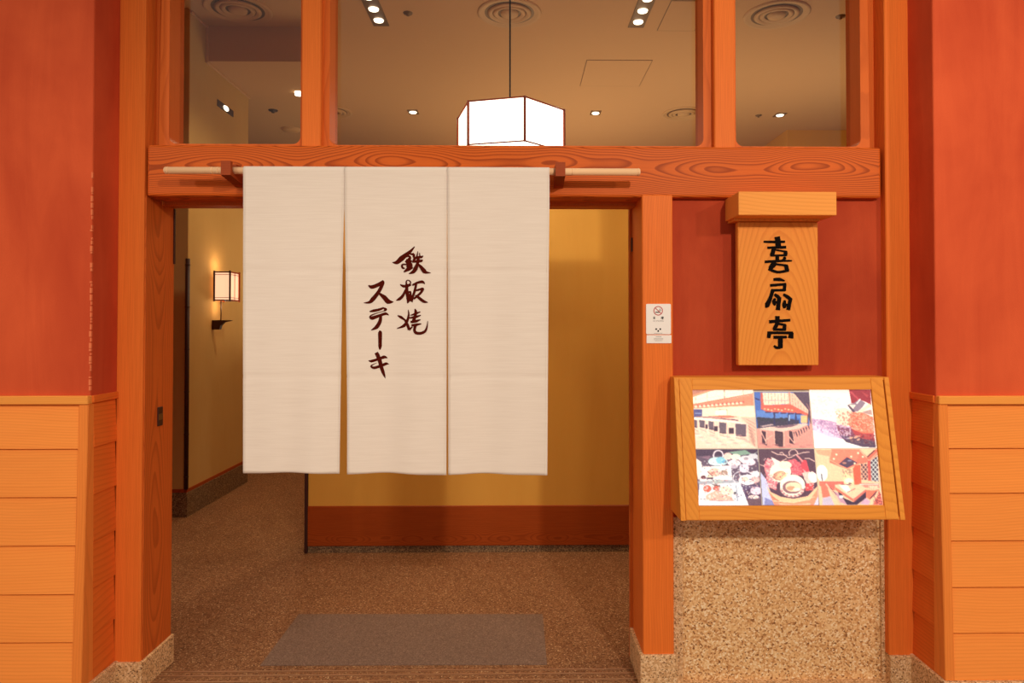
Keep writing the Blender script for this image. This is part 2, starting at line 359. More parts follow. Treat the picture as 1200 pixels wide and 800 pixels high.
# ------------------------------------------------------------------ transom windows
YW = 2.985; GY = 3.075
def rounded(x0, x1, z0, z1, r, n=6, low_only=True):
    pts = []
    for cx, cz, a0 in ((x0+r, z0+r, 180), (x1-r, z0+r, 270)):
        for i in range(n+1):
            a = math.radians(a0+90*i/n); pts.append((cx+r*math.cos(a), cz+r*math.sin(a)))
    pts += [(x1, z1), (x0, z1)]
    return pts
def frame_mesh(bm, outer, inner, y0, y1):
    ox0, ox1, oz0, oz1 = outer
    pts = rounded(*inner)
    n = len(pts)
    ring_o = []
    for (x, z) in pts:         # matching outline point on the outer rectangle
        fx = (x-inner[0])/(inner[1]-inner[0]); fz = (z-inner[2])/(inner[3]-inner[2])
        ring_o.append((x, z))
    cx = (inner[0]+inner[1])/2; cz = (inner[2]+inner[3])/2
    out = []
    for (x, z) in pts:
        dx, dz = x-cx, z-cz
        t = min([((ox0-cx)/dx) if dx < 0 else 1e9, ((ox1-cx)/dx) if dx > 0 else 1e9, ((oz0-cz)/dz) if dz < 0 else 1e9, ((oz1-cz)/dz) if dz > 0 else 1e9])
        out.append((cx+dx*t, cz+dz*t))
    def sheet(y):
        return [bm.verts.new((x, y, z)) for x, z in pts], [bm.verts.new((x, y, z)) for x, z in out]
    i0, o0 = sheet(y0); i1, o1 = sheet(y1)
    for k in range(n):
        j = (k+1) % n
        bm.faces.new((i0[k], i0[j], o0[j], o0[k])); bm.faces.new((i1[k], o1[k], o1[j], i1[j]))
        bm.faces.new((i0[k], i1[k], i1[j], i0[j])); bm.faces.new((o0[k], o0[j], o1[j], o1[k]))
ZG0 = ZB1-0.004
ZGT = 3.20
wins = [((184, 357), (198.5, 352.5), 'left transom window showing a brown ceiling'),
        ((374, 838), (386.5, 824), 'wide middle transom window with the lit lantern behind it'),
        ((858, 1022), (862, 1008), 'right transom window showing a tan ceiling')]
for i, ((a, b), (c, d), lab) in enumerate(wins):
    w = thing('window_%d' % (i+1), lab, 'window', ((X(a, YW, 80)+X(b, YW, 80))/2, YW, ZG0), kind='structure')
    bm = B(); frame_mesh(bm, (X(a, YW, 80), X(b, YW, 80), ZG0-0.004, ZGT+0.05), (X(c, YW, 80), X(d, YW, 80), Z(168.5 if i == 0 else 171, YW, 270 if i == 0 else 750), ZGT, 0.034), YW, YW+0.13)
    obj('window_frame', bm, 'frame', w)
    bm = B(); bx(bm, X(c, YW, 80)-0.004, X(d, YW, 80)+0.004, GY, GY+0.006, ZG0, ZGT+0.01); obj('pane', bm, 'glass', w)
for n_, (a, b) in ((6, (353.5, 376)), (7, (837, 861.5))):
    bm = B(); bx(bm, X(a, 2.95, 80), X(b, 2.95, 80), 2.95, 3.15, ZB1-0.006, ZGT+0.06, 0.004)
    struct('trim_%d' % n_, bm, 'post', 'upright wooden mullion between the %s transom windows' % ('left and middle' if n_ == 6 else 'middle and right'), 'mullion')
for n_, (a, b), s in ((8, (171, 186), 'left'), (9, (1019, 1037), 'right')):
    bm = B(); bx(bm, X(a, 3.01, 80)-0.02, X(b, 3.01, 80)+0.008, 3.01, 3.12, ZB1-0.006, ZGT+0.06, 0.002)
    struct('trim_%d' % n_, bm, 'frame', 'narrow recessed wooden strip beside the %s transom window' % s, 'trim')
bm = B(); bx(bm, XL1-0.01, XE0+0.01, 2.94, 3.17, ZGT+0.04, 3.45, 0.004); struct('trim_10', bm, 'beam', 'wooden head beam over the transom windows', 'beam')
bm = B(); bx(bm, XL1-0.1, XE1, 2.96, 3.17, 3.45, CEIL+0.05); struct('wall_above_windows', bm, 'red', 'red plaster wall above the windows', 'wall')

# ------------------------------------------------------------------ red piers with clapboard wainscot
def pier(side):
    s = -1 if side == 'left' else 1
    xc_top = X(104, YF, 465) if s < 0 else X(1099.5, YF, 465)      # outer corner of the return
    xred = X(107, YF, 300) if s < 0 else X(1096, YF, 300)
    far = s*4.6
    ztop = Z(463.5, YF, 50 if s < 0 else 1150); zbot = 0.135 if s < 0 else Z(795, YF-0.03, 1150)
    bm = B(); bx(bm, xred, far, YF+0.004, 3.30, ztop-0.03, CEIL+0.05, 0.006, 2); bx(bm, xred+s*0.03, far, YF+0.012, 3.30, 0, ztop-0.03)
    if s < 0:
        pass
    w = struct('wall_%s' % side, bm, 'red', '%s red plaster pier above pale wooden clapboards' % side, 'wall')
    if s < 0:
        bm = B(); rr = random.Random(5); z = ztop+0.02
        while z < 2.14:
            hh = rr.uniform(0.006, 0.03)
            if rr.random() < 0.75: bx(bm, xred-rr.uniform(0.003, 0.008), xred+0.0012, YF+0.0028, YF+0.010, z, z+hh*0.8)
            z += hh
        o = obj('chipped_edge', bm, 'chip', w); o['kind'] = 'stuff'; o['label'] = 'pale chipped plaster along the corner'
    bat = 0.038                                                   # the panelling leans out towards the floor
    def yf(z): return YF - bat*(ztop-z)/(ztop-zbot)
    def xf(z): return xc_top - s*0.006*(ztop-z)/(ztop-zbot)
    stile = 0.038
    # cap rails
    bm = B(); bx(bm, xc_top-s*0.006, far, YF-0.016, YF+0.02, ztop-0.034, ztop, 0.003); obj('cap_rail', bm, 'hood', w)
    bm = B(); bx(bm, xc_top-s*0.014, xc_top+s*0.03, YF+0.012, YP, ztop-0.030, ztop-0.001, 0.002); obj('cap_rail', bm, 'board_y', w)
    # corner post
    zt = ztop-0.033
    bm = B(); y0t, y0b = yf(zt)-0.008, yf(zbot)-0.008; xt, xb = xf(zt)-s*0.004, xf(zbot)-s*0.004
    hexa(bm, [(xb, y0b, zbot), (xb+s*stile, y0b, zbot), (xb+s*stile, YF+0.03, zbot), (xb, YF+0.03, zbot), (xt, y0t, zt), (xt+s*stile, y0t, zt), (xt+s*stile, YF+0.03, zt), (xt, YF+0.03, zt)], 0.003)
    obj('corner_post', bm, 'stile', w)
    seams = [Z(v, YF-0.01, 50) for v in (474, 526, 582, 638, 694, 749, 799)] if s < 0 else [Z(v, YF-0.01, 1150) for v in (472, 525, 577, 632, 685.5, 738, 793)]
    seams[0] = zt+0.002; seams[-1] = zbot
    for k in range(6):
        z1, z0 = seams[k], seams[k+1]
        xa = xf(z0)+s*(stile-0.006)
        bm = B(); yt, yb = yf(z1)+0.004, yf(z0)-0.006
        hexa(bm, [(xa, yb, z0), (far, yb, z0), (far, YF+0.02, z0), (xa, YF+0.02, z0), (xa, yt, z1-0.001), (far, yt, z1-0.001), (far, YF+0.02, z1-0.001), (xa, YF+0.02, z1-0.001)], 0.0015)
        obj('board', bm, 'board', w)
        bm = B(); xo_b, xo_t = xc_top-s*0.009, xc_top-s*0.002
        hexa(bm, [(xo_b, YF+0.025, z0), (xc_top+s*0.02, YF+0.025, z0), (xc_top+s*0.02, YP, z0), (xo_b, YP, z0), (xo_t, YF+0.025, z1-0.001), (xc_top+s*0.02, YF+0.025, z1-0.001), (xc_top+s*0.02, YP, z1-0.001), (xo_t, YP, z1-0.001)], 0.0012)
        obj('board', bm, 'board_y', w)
    bm = B(); bx(bm, xb-s*0.012, far, y0b-0.014, YP+0.06, 0, zbot, 0.004); b = obj('stone_base', bm, 'stoneb', w); b['label'] = 'speckled stone base'
    return w
pier('left'); pier('right')

# ------------------------------------------------------------------ wall between the right post and the far right post
YN = 2.962
ZN = Z(600, YN, 900)
bm = B(); bx(bm, XR1-0.01, XE0+0.01, YN, 3.16, ZN-0.02, ZB0+0.02)
wn = struct('wall_right_panel', bm, 'redp', 'recessed red plaster panel behind the hanging name board', 'wall')
bm = B(); bx(bm, XR1-0.01, XE0+0.01, YN+0.008, 3.16, 0, ZN-0.018)
wd = struct('wall_right_dado', bm, 'stone', 'sandy washed pebble panel below the menu case', 'wall')
for (a, b) in ((788, 800), (1032, 1042)):
    bm = B(); bx(bm, X(a, YN, 690), X(b, YN, 690), YN-0.008, YN+0.02, 0, ZN-0.018, 0.005, 2); obj('edge_strip', bm, 'stoneb', wd)
bm = B(); bx(bm, XR1, XE0, YN-0.03, YN+0.02, 0, 0.012, 0.002); obj('base_strip', bm, 'stoneb', wd)

# ------------------------------------------------------------------ strokes for lettering
def ribbon(pts):
    """closed outline of a brush stroke given centre points with widths"""
    P = [Vector((p[0], p[1])) for p in pts]; Wd = [p[2] for p in pts]
    # resample as a smooth curve
    if len(P) > 2:
        Q, Wq = [], []
        for i in range(len(P)-1):
            p0 = P[i-1] if i else P[0]; p1, p2 = P[i], P[i+1]; p3 = P[i+2] if i+2 < len(P) else P[i+1]
            for k in range(4):
                t = k/4
                Q.append(0.5*((2*p1)+(p2-p0)*t+(2*p0-5*p1+4*p2-p3)*t*t+(3*p1-p0-3*p2+p3)*t**3)); Wq.append(Wd[i]*(1-t)+Wd[i+1]*t)
        Q.append(P[-1]); Wq.append(Wd[-1]); P, Wd = Q, Wq
    Lf, Rt = [], []
    for i, p in enumerate(P):
        d = (P[min(i+1, len(P)-1)]-P[max(i-1, 0)]); d = d.normalized() if d.length else Vector((1, 0)); n = Vector((-d.y, d.x))
        Lf.append(p+n*Wd[i]*BOLD/2); Rt.append(p-n*Wd[i]*BOLD/2)
    return Lf, Rt
BOLD = 1.0
def strokes(bm, lst, crop, scale, Yfn, thick):
    k = 0
    for st in lst:
        Lf, Rt = ribbon(st); k += 1
        def w(p, off): 
            px, py = crop[0]+p.x/scale, crop[1]+p.y/scale
            q = at(px, py, Yfn(px, py)); q.y -= off; return q
        e = thick + 0.00012*k
        a = [bm.verts.new(w(p, e)) for p in Lf]; b = [bm.verts.new(w(p, e)) for p in Rt]
        c = [bm.verts.new(w(p, -0.0005)) for p in Lf]; d = [bm.verts.new(w(p, -0.0005)) for p in Rt]
        n = len(a)
        for i in range(n-1):
            bm.faces.new((a[i], a[i+1], b[i+1], b[i])); bm.faces.new((a[i], c[i], c[i+1], a[i+1])); bm.faces.new((b[i], b[i+1], d[i+1], d[i]))
        bm.faces.new((a[0], b[0], d[0], c[0])); bm.faces.new((a[-1], c[-1], d[-1], b[-1]))

# ------------------------------------------------------------------ name board and its hood
YS = 2.895                                     # face of the plank
SC = ((864, 258), (958, 258), (960, 428), (866.5, 428))
sx0, sx1 = X(865, YS, 340), X(959, YS, 340); sz1, sz0 = Z(252, 2.785, 920)-0.0115, Z(428, YS, 910)
nb_ = thing('name_board', 'upright pale wooden name board with three black characters under a small hood', 'sign', ((sx0+sx1)/2, YS+0.03, sz0))
bm = B(); bx(bm, sx0, sx1, YS, YS+0.035, sz0, sz1, 0.003); obj('plank', bm, 'plank', nb_)
bm = B(); bx(bm, sx0+0.03, sx1-0.03, YS+0.033, YN+0.004, sz0+0.03, sz1-0.03); obj('batten', bm, 'plank', nb_)
XI = [  # three characters
 ((890,272), 11.43, [[(55,128,22),(200,130,28),(340,127,24)], [(235,60,60),(245,120,56),(250,190,62)], [(105,208,26),(355,200,30)],
   [(192,215,42),(165,315,48)], [(200,234,16),(365,262,20)], [(347,255,40),(346,316,38)], [(145,312,20),(365,308,22)],
   [(235,318,36),(238,390,40)], [(318,335,10),(340,350,30),(285,388,18)], [(70,397,28),(240,385,26),(432,382,14)],
   [(205,400,50),(180,440,60),(140,486,44)], [(215,426,20),(375,448,24)], [(352,440,42),(370,520,40)], [(120,490,26),(240,533,28),(390,510,28)]]),
 ((890,324), 8.886, [[(145,30,22),(205,29,30),(262,44,8)], [(110,92,24),(275,78,22)], [(264,72,26),(256,148,28)], [(125,142,22),(270,140,20)],
   [(138,135,30),(115,215,30),(78,296,44),(58,305,20)], [(155,184,18),(185,205,30),(215,230,20)], [(205,215,34),(198,280,32),(190,347,36)],
   [(160,225,14),(150,262,34),(160,300,14)], [(160,262,22),(198,282,14)], [(248,184,18),(290,210,30),(332,240,20)], [(322,228,30),(308,290,30),(298,347,32)],
   [(262,245,14),(256,290,34),(262,328,22)], [(262,290,24),(305,300,14)]]),
 ((890,324), 8.886, [[(185,410,38),(185,475,36)], [(100,470,28),(320,452,22)], [(188,480,34),(150,552,30)], [(180,488,18),(272,503,20)], [(262,498,28),(256,556,32)],
   [(142,550,20),(272,550,22)], [(82,583,22),(346,585,24)], [(102,580,34),(94,638,28)], [(334,580,30),(322,640,46)], [(145,630,26),(282,627,22)],
   [(216,635,40),(216,744,38)], [(150,718,16),(175,738,22),(215,738,22)]])]
BOLD = 1.22
for crop, sc, ls in XI:
    bm = B(); strokes(bm, ls, crop, sc, lambda a, b: YS, 0.003); o = obj('character', bm, 'black', nb_)
BOLD = 1.0
YH = 2.785
hx0, hx1 = X(865.5, YH, 240), X(980.5, YH, 240); hz1, hz0 = Z(224.5, YH, 920), Z(252, YH, 920)
hd = thing('board_hood', 'small pale wooden box shaped hood sheltering the name board', 'hood', ((hx0+hx1)/2, YP, hz0))
bm = B(); bx(bm, hx0, hx1, YH, YN+0.004, hz0, hz1, 0.002)
obj('hood_block', bm, 'hood', hd)
bm = B(); bx(bm, hx0+0.01, hx1-0.03, YS-0.02, YN, hz0-0.010, hz0+0.001); obj('under_board', bm, 'plank', hd)

# ------------------------------------------------------------------ no smoking notice on the right post
nx0, nx1 = X(757, YP, 380), X(786, YP, 380)
ns = thing('smoking_notice', 'small white plastic no smoking plate on the right entrance post', 'sign', ((nx0+nx1)/2, YP, Z(402, YP, 770)))
def rrect(bm, x0, x1, z0, z1, r, y, th, n=5):
    pts = []
    for cx, cz, a0 in ((x1-r, z1-r, 0), (x0+r, z1-r, 90), (x0+r, z0+r, 180), (x1-r, z0+r, 270)):
        for i in range(n+1): a = math.radians(a0+90*i/n); pts.append((cx+r*math.cos(a), y, cz+r*math.sin(a)))
    prism(bm, pts, (0, th, 0))
bm = B(); rrect(bm, nx0, nx1, Z(391.5, YP, 770), Z(356, YP, 770), 0.005, YP-0.004, 0.005); obj('plate', bm, 'white', ns)
bm = B(); rrect(bm, nx0+0.002, nx1+0.002, Z(402, YP, 770), Z(392.5, YP, 770), 0.002, YP-0.003, 0.004); obj('plate', bm, 'white', ns)
cn, sn = (740, 340), 10.0
def circ(cx, cy, r, w, a0=0, a1=360, n=20): return [(cx+r*math.cos(math.radians(a0+(a1-a0)*i/n)), cy+r*math.sin(math.radians(a0+(a1-a0)*i/n)), w) for i in range(n+1)]
bm = B(); strokes(bm, [circ(313, 240, 50, 9), [(279,207,8),(347,273,8)]], cn, sn, lambda a, b: YP-0.004, 0.0006); obj('prohibition_ring', bm, 'sred', ns)
bm = B(); strokes(bm, [[(280,258,11),(325,258,11)], [(330,258,11),(338,258,11)], [(320,240,5),(335,228,5),(330,215,5)], [(335,245,5),(348,232,5)]], cn, sn, lambda a, b: YP-0.004, 0.0003); obj('cigarette', bm, 'black', ns)
bm = B(); strokes(bm, [[(256,313,3),(276,313,3)],[(261,308,3),(261,320,3)],[(271,308,3),(271,320,3)],[(257,322,3),(275,322,3)],[(255,327,3),(277,327,3)],[(266,327,3),(266,338,3)],[(260,331,3),(256,337,3)],[(272,331,3),(276,337,3)],
   [(352,310,3),(350,326,3),(348,337,3)],[(347,318,3),(356,320,3)],[(358,310,3),(374,310,3)],[(359,315,3),(373,315,3),(373,321,3),(359,321,3),(359,315,3)],[(358,326,3),(374,326,3)],[(366,315,3),(366,337,3)],[(357,336,3),(375,336,3)]], cn, sn, lambda a, b: YP-0.004, 0.0004); obj('character', bm, 'black', ns)
bm = B(); strokes(bm, [circ(290, 455, 5, 11, n=10), circ(338, 455, 5, 11, n=10), circ(314, 477, 5, 11, n=10)], cn, sn, lambda a, b: YP-0.004, 0.0004); obj('dots_mark', bm, 'black', ns)
def text_part(body, px, py, size_px, parent, Y=YP-0.0046, mat='grey'):
    cu = bpy.data.curves.new('small_text', 'FONT'); cu.body = body; cu.align_x = 'CENTER'; cu.align_y = 'CENTER'; cu.size = size_px*Y/F*1.35
    tmp = bpy.data.objects.new('tmp', cu); COL.objects.link(tmp); bpy.context.view_layer.update()
    me = bpy.data.meshes.new_from_object(tmp.evaluated_get(bpy.context.evaluated_depsgraph_get()))
    bpy.data.objects.remove(tmp); c = at(px, py, Y)
    org = parent.location
    for v in me.vertices: v.co = Vector((v.co.x, 0, v.co.y)) + c - org
    me.materials.clear(); me.materials.append(M[mat]); me.name = 'small_text'
    o = bpy.data.objects.new('small_text', me); COL.objects.link(o); o.parent = parent
text_part('NO SMOKING', 771.5, 376, 1.5, ns)
bm = B(); strokes(bm, [[(262,503,4),(362,503,4)], [(285,545,5),(350,545,5)], [(262,565,3),(372,565,3)], [(260,578,3),(372,578,3)], [(275,590,3),(362,590,3)]], cn, sn, lambda a, b: YP-0.003 if b > 391 else YP-0.004, 0.0004); obj('fine_print', bm, 'grey', ns)

# ------------------------------------------------------------------ sloping menu case
cy_t, cy_b = 2.857, 2.742
cx0, cx1 = X(793.5, 2.80, 520), X(1050.5, 2.80, 520)
cz1, cz0 = Z(441.8, cy_t, 915), Z(609.5, cy_b, 915)
mc = thing('menu_case', 'sloping wooden display case with six backlit food and interior photographs', 'display case', ((cx0+cx1)/2, YP, cz0))
def fy(z, off=0.0): return cy_b + (cy_t-cy_b)*(z-cz0)/(cz1-cz0) + off
ck = 0.020
def slanted(bm, x0, x1, z0, z1, off0, off1, bev=0.0015):
    hexa(bm, [(x0, fy(z0, off0), z0), (x1, fy(z0, off0), z0), (x1, fy(z0, off1), z0), (x0, fy(z0, off1), z0),
              (x0, fy(z1, off0), z1), (x1, fy(z1, off0), z1), (x1, fy(z1, off1), z1), (x0, fy(z1, off1), z1)], bev)
zb2 = cz0-0.004
for x0, x1 in ((cx0, cx0+ck), (cx1-ck, cx1)):
    bm = B(); hexa(bm, [(x0, cy_b-0.004, cz0), (x1, cy_b-0.004, cz0), (x1, YN, zb2), (x0, YN, zb2), (x0, cy_t-0.004, cz1), (x1, cy_t-0.004, cz1), (x1, YN, cz1), (x0, YN, cz1)], 0.0015)
    obj('side_panel', bm, 'case_z', mc)
sw = 0.053
g = 0.004
zt_in = Z(456.5, 2.85, 915); zb_in = Z(593, 2.75, 915)
xi0, xi1 = X(811.5, 2.85, 456), X(1020, 2.85, 456)
xj0, xj1 = X(819, 2.752, 592), X(1038, 2.752, 592)
xi0 = (xi0+xj0)/2; xi1 = (xi1+xj1)/2
bm = B(); slanted(bm, cx0+ck+g*0.5, xi0, cz0+0.002, cz1-0.002, 0, 0.022); obj('frame_stile', bm, 'case_z', mc)
bm = B(); slanted(bm, xi1, cx1-ck-g, cz0+0.002, cz1-0.002, 0, 0.022); obj('frame_stile', bm, 'case_z', mc)
bm = B(); slanted(bm, xi0, xi1, zt_in, cz1-0.002, 0.001, 0.022); obj('frame_rail', bm, 'case', mc)
bm = B(); slanted(bm, xi0, xi1, cz0+0.002, zb_in, 0.001, 0.022); obj('frame_rail', bm, 'case', mc)
bm = B(); slanted(bm, cx0+ck, cx1-ck, cz0+0.002, cz1-0.002, 0.022, 0.034); obj('back_board', bm, 'case', mc)
bm = B(); hexa(bm, [(cx0+ck, fy(cz0, .004), cz0), (cx1-ck, fy(cz0, .004), cz0), (cx1-ck, YN, cz0), (cx0+ck, YN, cz0), (cx0+ck, fy(cz0+.012, .004), cz0+.012), (cx1-ck, fy(cz0+.012, .004), cz0+.012), (cx1-ck, YN, cz0+.012), (cx0+ck, YN, cz0+.012)]); obj('bottom_board', bm, 'case', mc)
bm = B(); hexa(bm, [(cx0+ck, cy_t, cz1-.012), (cx1-ck, cy_t, cz1-.012), (cx1-ck, YN, cz1-.012), (cx0+ck, YN, cz1-.012), (cx0+ck, cy_t, cz1), (cx1-ck, cy_t, cz1), (cx1-ck, YN, cz1), (cx0+ck, YN, cz1)]); obj('top_board', bm, 'case', mc)

# ---- the six photographs, drawn as coloured prints on fine grids
class Canvas:
    def __init__(s, w, h, bg, k=5.0):
        s.k = k; s.w = int(w/k)+1; s.h = int(h/k)+1
        yy, xx = np.mgrid[0:s.h, 0:s.w]; s.x = xx*k; s.y = yy*k
        s.a = np.zeros((s.h, s.w, 3)); s.a[:] = bg; s.rng = np.random.RandomState(3)
    def put(s, m, c, al=1.0): s.a[m] = s.a[m]*(1-al)+np.array(c)*al
    def inside(s, pts):
        m = np.zeros((s.h, s.w), bool); n = len(pts)
        for i in range(n):
            x0, y0 = pts[i]; x1, y1 = pts[(i+1) % n]
            if y0 == y1: continue
            c = ((s.y >= min(y0, y1)) & (s.y < max(y0, y1))); xi = x0+(s.y-y0)*(x1-x0)/(y1-y0); m ^= c & (s.x < xi)
        return m
    def poly(s, c, *pts, al=1.0): s.put(s.inside(pts), c, al)
    def ell(s, c, cx, cy, rx, ry, al=1.0, rot=0):
        t = math.radians(rot); dx, dy = s.x-cx, s.y-cy; u = dx*math.cos(t)+dy*math.sin(t); v = -dx*math.sin(t)+dy*math.cos(t)
        s.put((u/rx)**2+(v/ry)**2 < 1, c, al)
    def ring(s, c, cx, cy, rx, ry, w, al=1.0):
        q = ((s.x-cx)/rx)**2+((s.y-cy)/ry)**2; p = ((s.x-cx)/(rx-w))**2+((s.y-cy)/(ry-w))**2; s.put((q < 1) & (p > 1), c, al)
    def line(s, c, w, *pts, al=1.0):
        for (x0, y0), (x1, y1) in zip(pts, pts[1:]):
            dx, dy = x1-x0, y1-y0; L2 = dx*dx+dy*dy or 1; t = np.clip(((s.x-x0)*dx+(s.y-y0)*dy)/L2, 0, 1)
            s.put(np.hypot(s.x-x0-t*dx, s.y-y0-t*dy) < w/2, c, al)
    def mott(s, m, c, amount, cell=3):
        n = s.rng.rand(s.h//cell+2, s.w//cell+2); n = np.kron(n, np.ones((cell, cell)))[:s.h, :s.w]; s.put(m & (n < amount), c, 0.7)
    def grain(s, amp, cell=2):
        n = s.rng.rand(s.h//cell+2, s.w//cell+2)-0.5; s.a += (np.kron(n, np.ones((cell, cell)))[:s.h, :s.w, None])*amp
    def blur(s):
        p = np.pad(s.a, ((1,1),(1,1),(0,0)), 'edge'); s.a = (p[:-2,1:-1]+p[2:,1:-1]+p[1:-1,:-2]+p[1:-1,2:]+2*p[1:-1,1:-1])/6
    def sample(s, x, y):
        x = min(max(x/s.k, 0), s.w-1.001); y = min(max(y/s.k, 0), s.h-1.001); i, j = int(y), int(x); fy_, fx = y-i, x-j
        a = s.a; return (a[i,j]*(1-fx)+a[i,j+1]*fx)*(1-fy_)+(a[i+1,j]*(1-fx)+a[i+1,j+1]*fx)*fy_

def photo_counter():
    c = Canvas(862, 800, (250, 214, 184))
    c.poly((236,150,96), (40,55),(320,50),(40,150)); c.poly((150,100,70), (40,60),(250,55),(40,120), al=.6)
    c.poly((255,240,214), (40,150),(330,50),(755,45),(755,100),(40,240))
    for x, y0, y1 in ((85,150,225),(220,100,205),(418,52,160),(640,50,110)): c.line((150,110,80), 8 if x == 418 else 4, (x,y0),(x+4,y1))
    c.line((220,200,180), 8, (90,175),(400,125), al=.5); c.line((220,200,180), 8, (450,105),(700,80), al=.5)
    c.line((226,120,76), 14, (45,240),(755,100))
    c.poly((236,140,92), (45,245),(755,112),(770,245),(440,262),(60,290))
    for x in range(90, 650, 48): c.ell((255,226,190), x, 262-(x-90)*.09, 18, 14); c.ell((206,90,60), x+24, 250-(x-90)*.09, 14, 12)
    c.poly((255,232,196), (60,285),(770,245),(790,390),(55,400)); c.poly((64,74,120), (58,292),(162,292),(165,375),(60,392)); c.line((140,160,200), 10, (80,345),(150,340))
    c.poly((255,246,222), (315,300),(450,295),(455,362),(315,365)); c.line((190,140,100), 6, (312,300),(452,294),(456,362))
    c.poly((214,120,80), (240,375),(470,365),(600,385),(420,400))
    c.line((150,100,90), 14, (100,385),(270,392),(420,410),(580,425)); c.line((96,70,70), 12, (510,415),(580,428)); c.line((96,70,70), 10, (400,405),(440,412))
    c.poly((255,246,232), (55,395),(100,392),(560,440),(700,470),(690,490),(540,452),(60,415))
    c.poly((236,190,156), (600,380),(790,390),(820,765),(720,700),(700,470))
    for k in range(7): c.line((170,110,84), 7, (680+k*12,410+k*40),(790,470+k*42), al=.7)
    for k in range(5): c.line((120,80,60), 6, (700+k*10,480+k*45),(760+k*8,560+k*45), al=.7)
    for (x0,y0,x1,y1,w) in ((60,418,105,520,0),(125,422,195,520,0),(232,435,300,545,0),(358,448,450,590,0),(550,465,685,625,0)):
        c.poly((255,226,200), (x0-14,y0-8),(x1+16,y0+2),(x1+24,y1+55),(x1+8,y1+50),(x1,y1),(x0+4,y1),(x0+10,y1+45),(x0-4,y1+45)); c.poly((88,78,76), (x0,y0),(x1,y0+10),(x1,y1),(x0+8,y1-8)); c.line((44,34,32), 6, (x0+10,y1-20),(x1,y1-8)); c.line((255,224,196), 9, (x0-2,y0),(x0+10,y1+40)); c.line((240,196,164), 9, (x1+4,y0+8),(x1+14,y1+50))
        c.line((214,150,126), 6, (x0+10,y1+10),(x1+10,y1+40)); 
    for (x0,y0,x1,y1) in ((205,480,228,530),(305,500,350,560),(478,520,540,590)): c.poly((40,28,28), (x0,y0),(x1,y0),(x1,y1),(x0,y1))
    for k in range(14): c.ell((226,160,140), 100+k*46, 590+(k*37) % 130, 34, 10, .5, 10)
    for k in range(10): c.ell((255,232,212), 120+k*60, 610+(k*53) % 120, 38, 14, .6)
    c.grain(34, 1); return c, ((40,55),(755,48),(820,762),(80,762))
def photo_hall():
    c = Canvas(779, 800, (222, 150, 124))
    c.poly((50,102,176), (20,80),(680,80),(680,480),(40,520)); c.poly((86,140,206), (50,300),(620,340),(620,400),(60,400), al=.7)
    c.line((16,22,50), 14, (40,160),(85,178))
    c.poly((40,46,50), (60,380),(250,400),(420,400),(560,420),(560,470),(70,520))
    for k in range(12): c.ell((30,44,40), 75+k*30, 400+(k*17) % 30, 22, 18)
    c.poly((70,58,60), (480,85),(665,80),(700,480),(640,300)); c.line((170,110,96), 8, (640,215),(680,300))
    c.poly((255,224,192), (120,90),(430,85),(440,225),(135,240)); c.poly((240,196,160), (430,85),(490,95),(665,300),(665,345),(455,230))
    for k in range(8): c.line((196,130,96), 4, (150+k*38,95),(158+k*38,225))
    for k in range(6): c.line((170,110,80), 4, (470+k*34,110+k*38),(480+k*34,245+k*22))
    c.line((160,140,140), 10, (160,185),(410,180), al=.6)
    c.poly((200,90,60), (95,90),(122,90),(138,240),(105,300)); c.line((232,116,72), 12, (432,85),(445,228))
    c.poly((226,96,58), (110,290),(135,240),(450,228),(665,345),(650,362),(480,330),(170,318))
    for k in range(9): c.ell((255,214,150), 150+k*40, 285+(k % 3)*8, 12, 9); 
    for k in range(5): c.ell((60,40,60), 190+k*90, 325+k*5, 40, 10)
    for x in (262,430,515): c.line((28,40,70), 16, (x,335),(x+6,470))
    c.poly((170,200,230), (435,360),(450,360),(450,430),(435,430)); c.poly((250,196,120), (575,365),(650,362),(660,450),(580,455)); c.line((120,70,40), 10, (655,360),(660,460))
    c.poly((236,200,176), (70,520),(200,500),(640,455),(670,470),(560,520),(330,560),(120,535)); c.poly((110,84,84), (250,500),(430,475),(560,470),(470,500),(330,515)); c.poly((200,170,160), (100,490),(240,465),(260,478),(130,502))
    for (x, w, h) in ((115,60,170),(270,95,190),(440,60,160)):
        c.poly((48,30,28), (x,545),(x+w,560),(x+w+10,550+h),(x+10,530+h))
    c.poly((60,44,36), (270,570),(370,575),(375,740),(330,740),(275,640))
    for (a,b,d,e) in ((100,540,175,690),(175,560,170,700),(262,550,275,700),(378,560,385,720),(485,560,510,700),(430,600,500,690),(160,660,245,600)): c.line((246,186,156), 11, (a,b),(d,e))
    for k in range(6): c.line((50,30,30), 12, (520+k*30,560-k*14),(545+k*28,620-k*18)); c.line((236,170,140), 8, (540+k*28,550-k*14),(550+k*28,650-k*20))
    for k in range(8): c.ell((190,120,104), 120+k*80, 700+(k*31) % 50, 40, 12, .6)
    c.grain(34, 1); return c, ((24,82),(660,76),(738,752),(80,752))
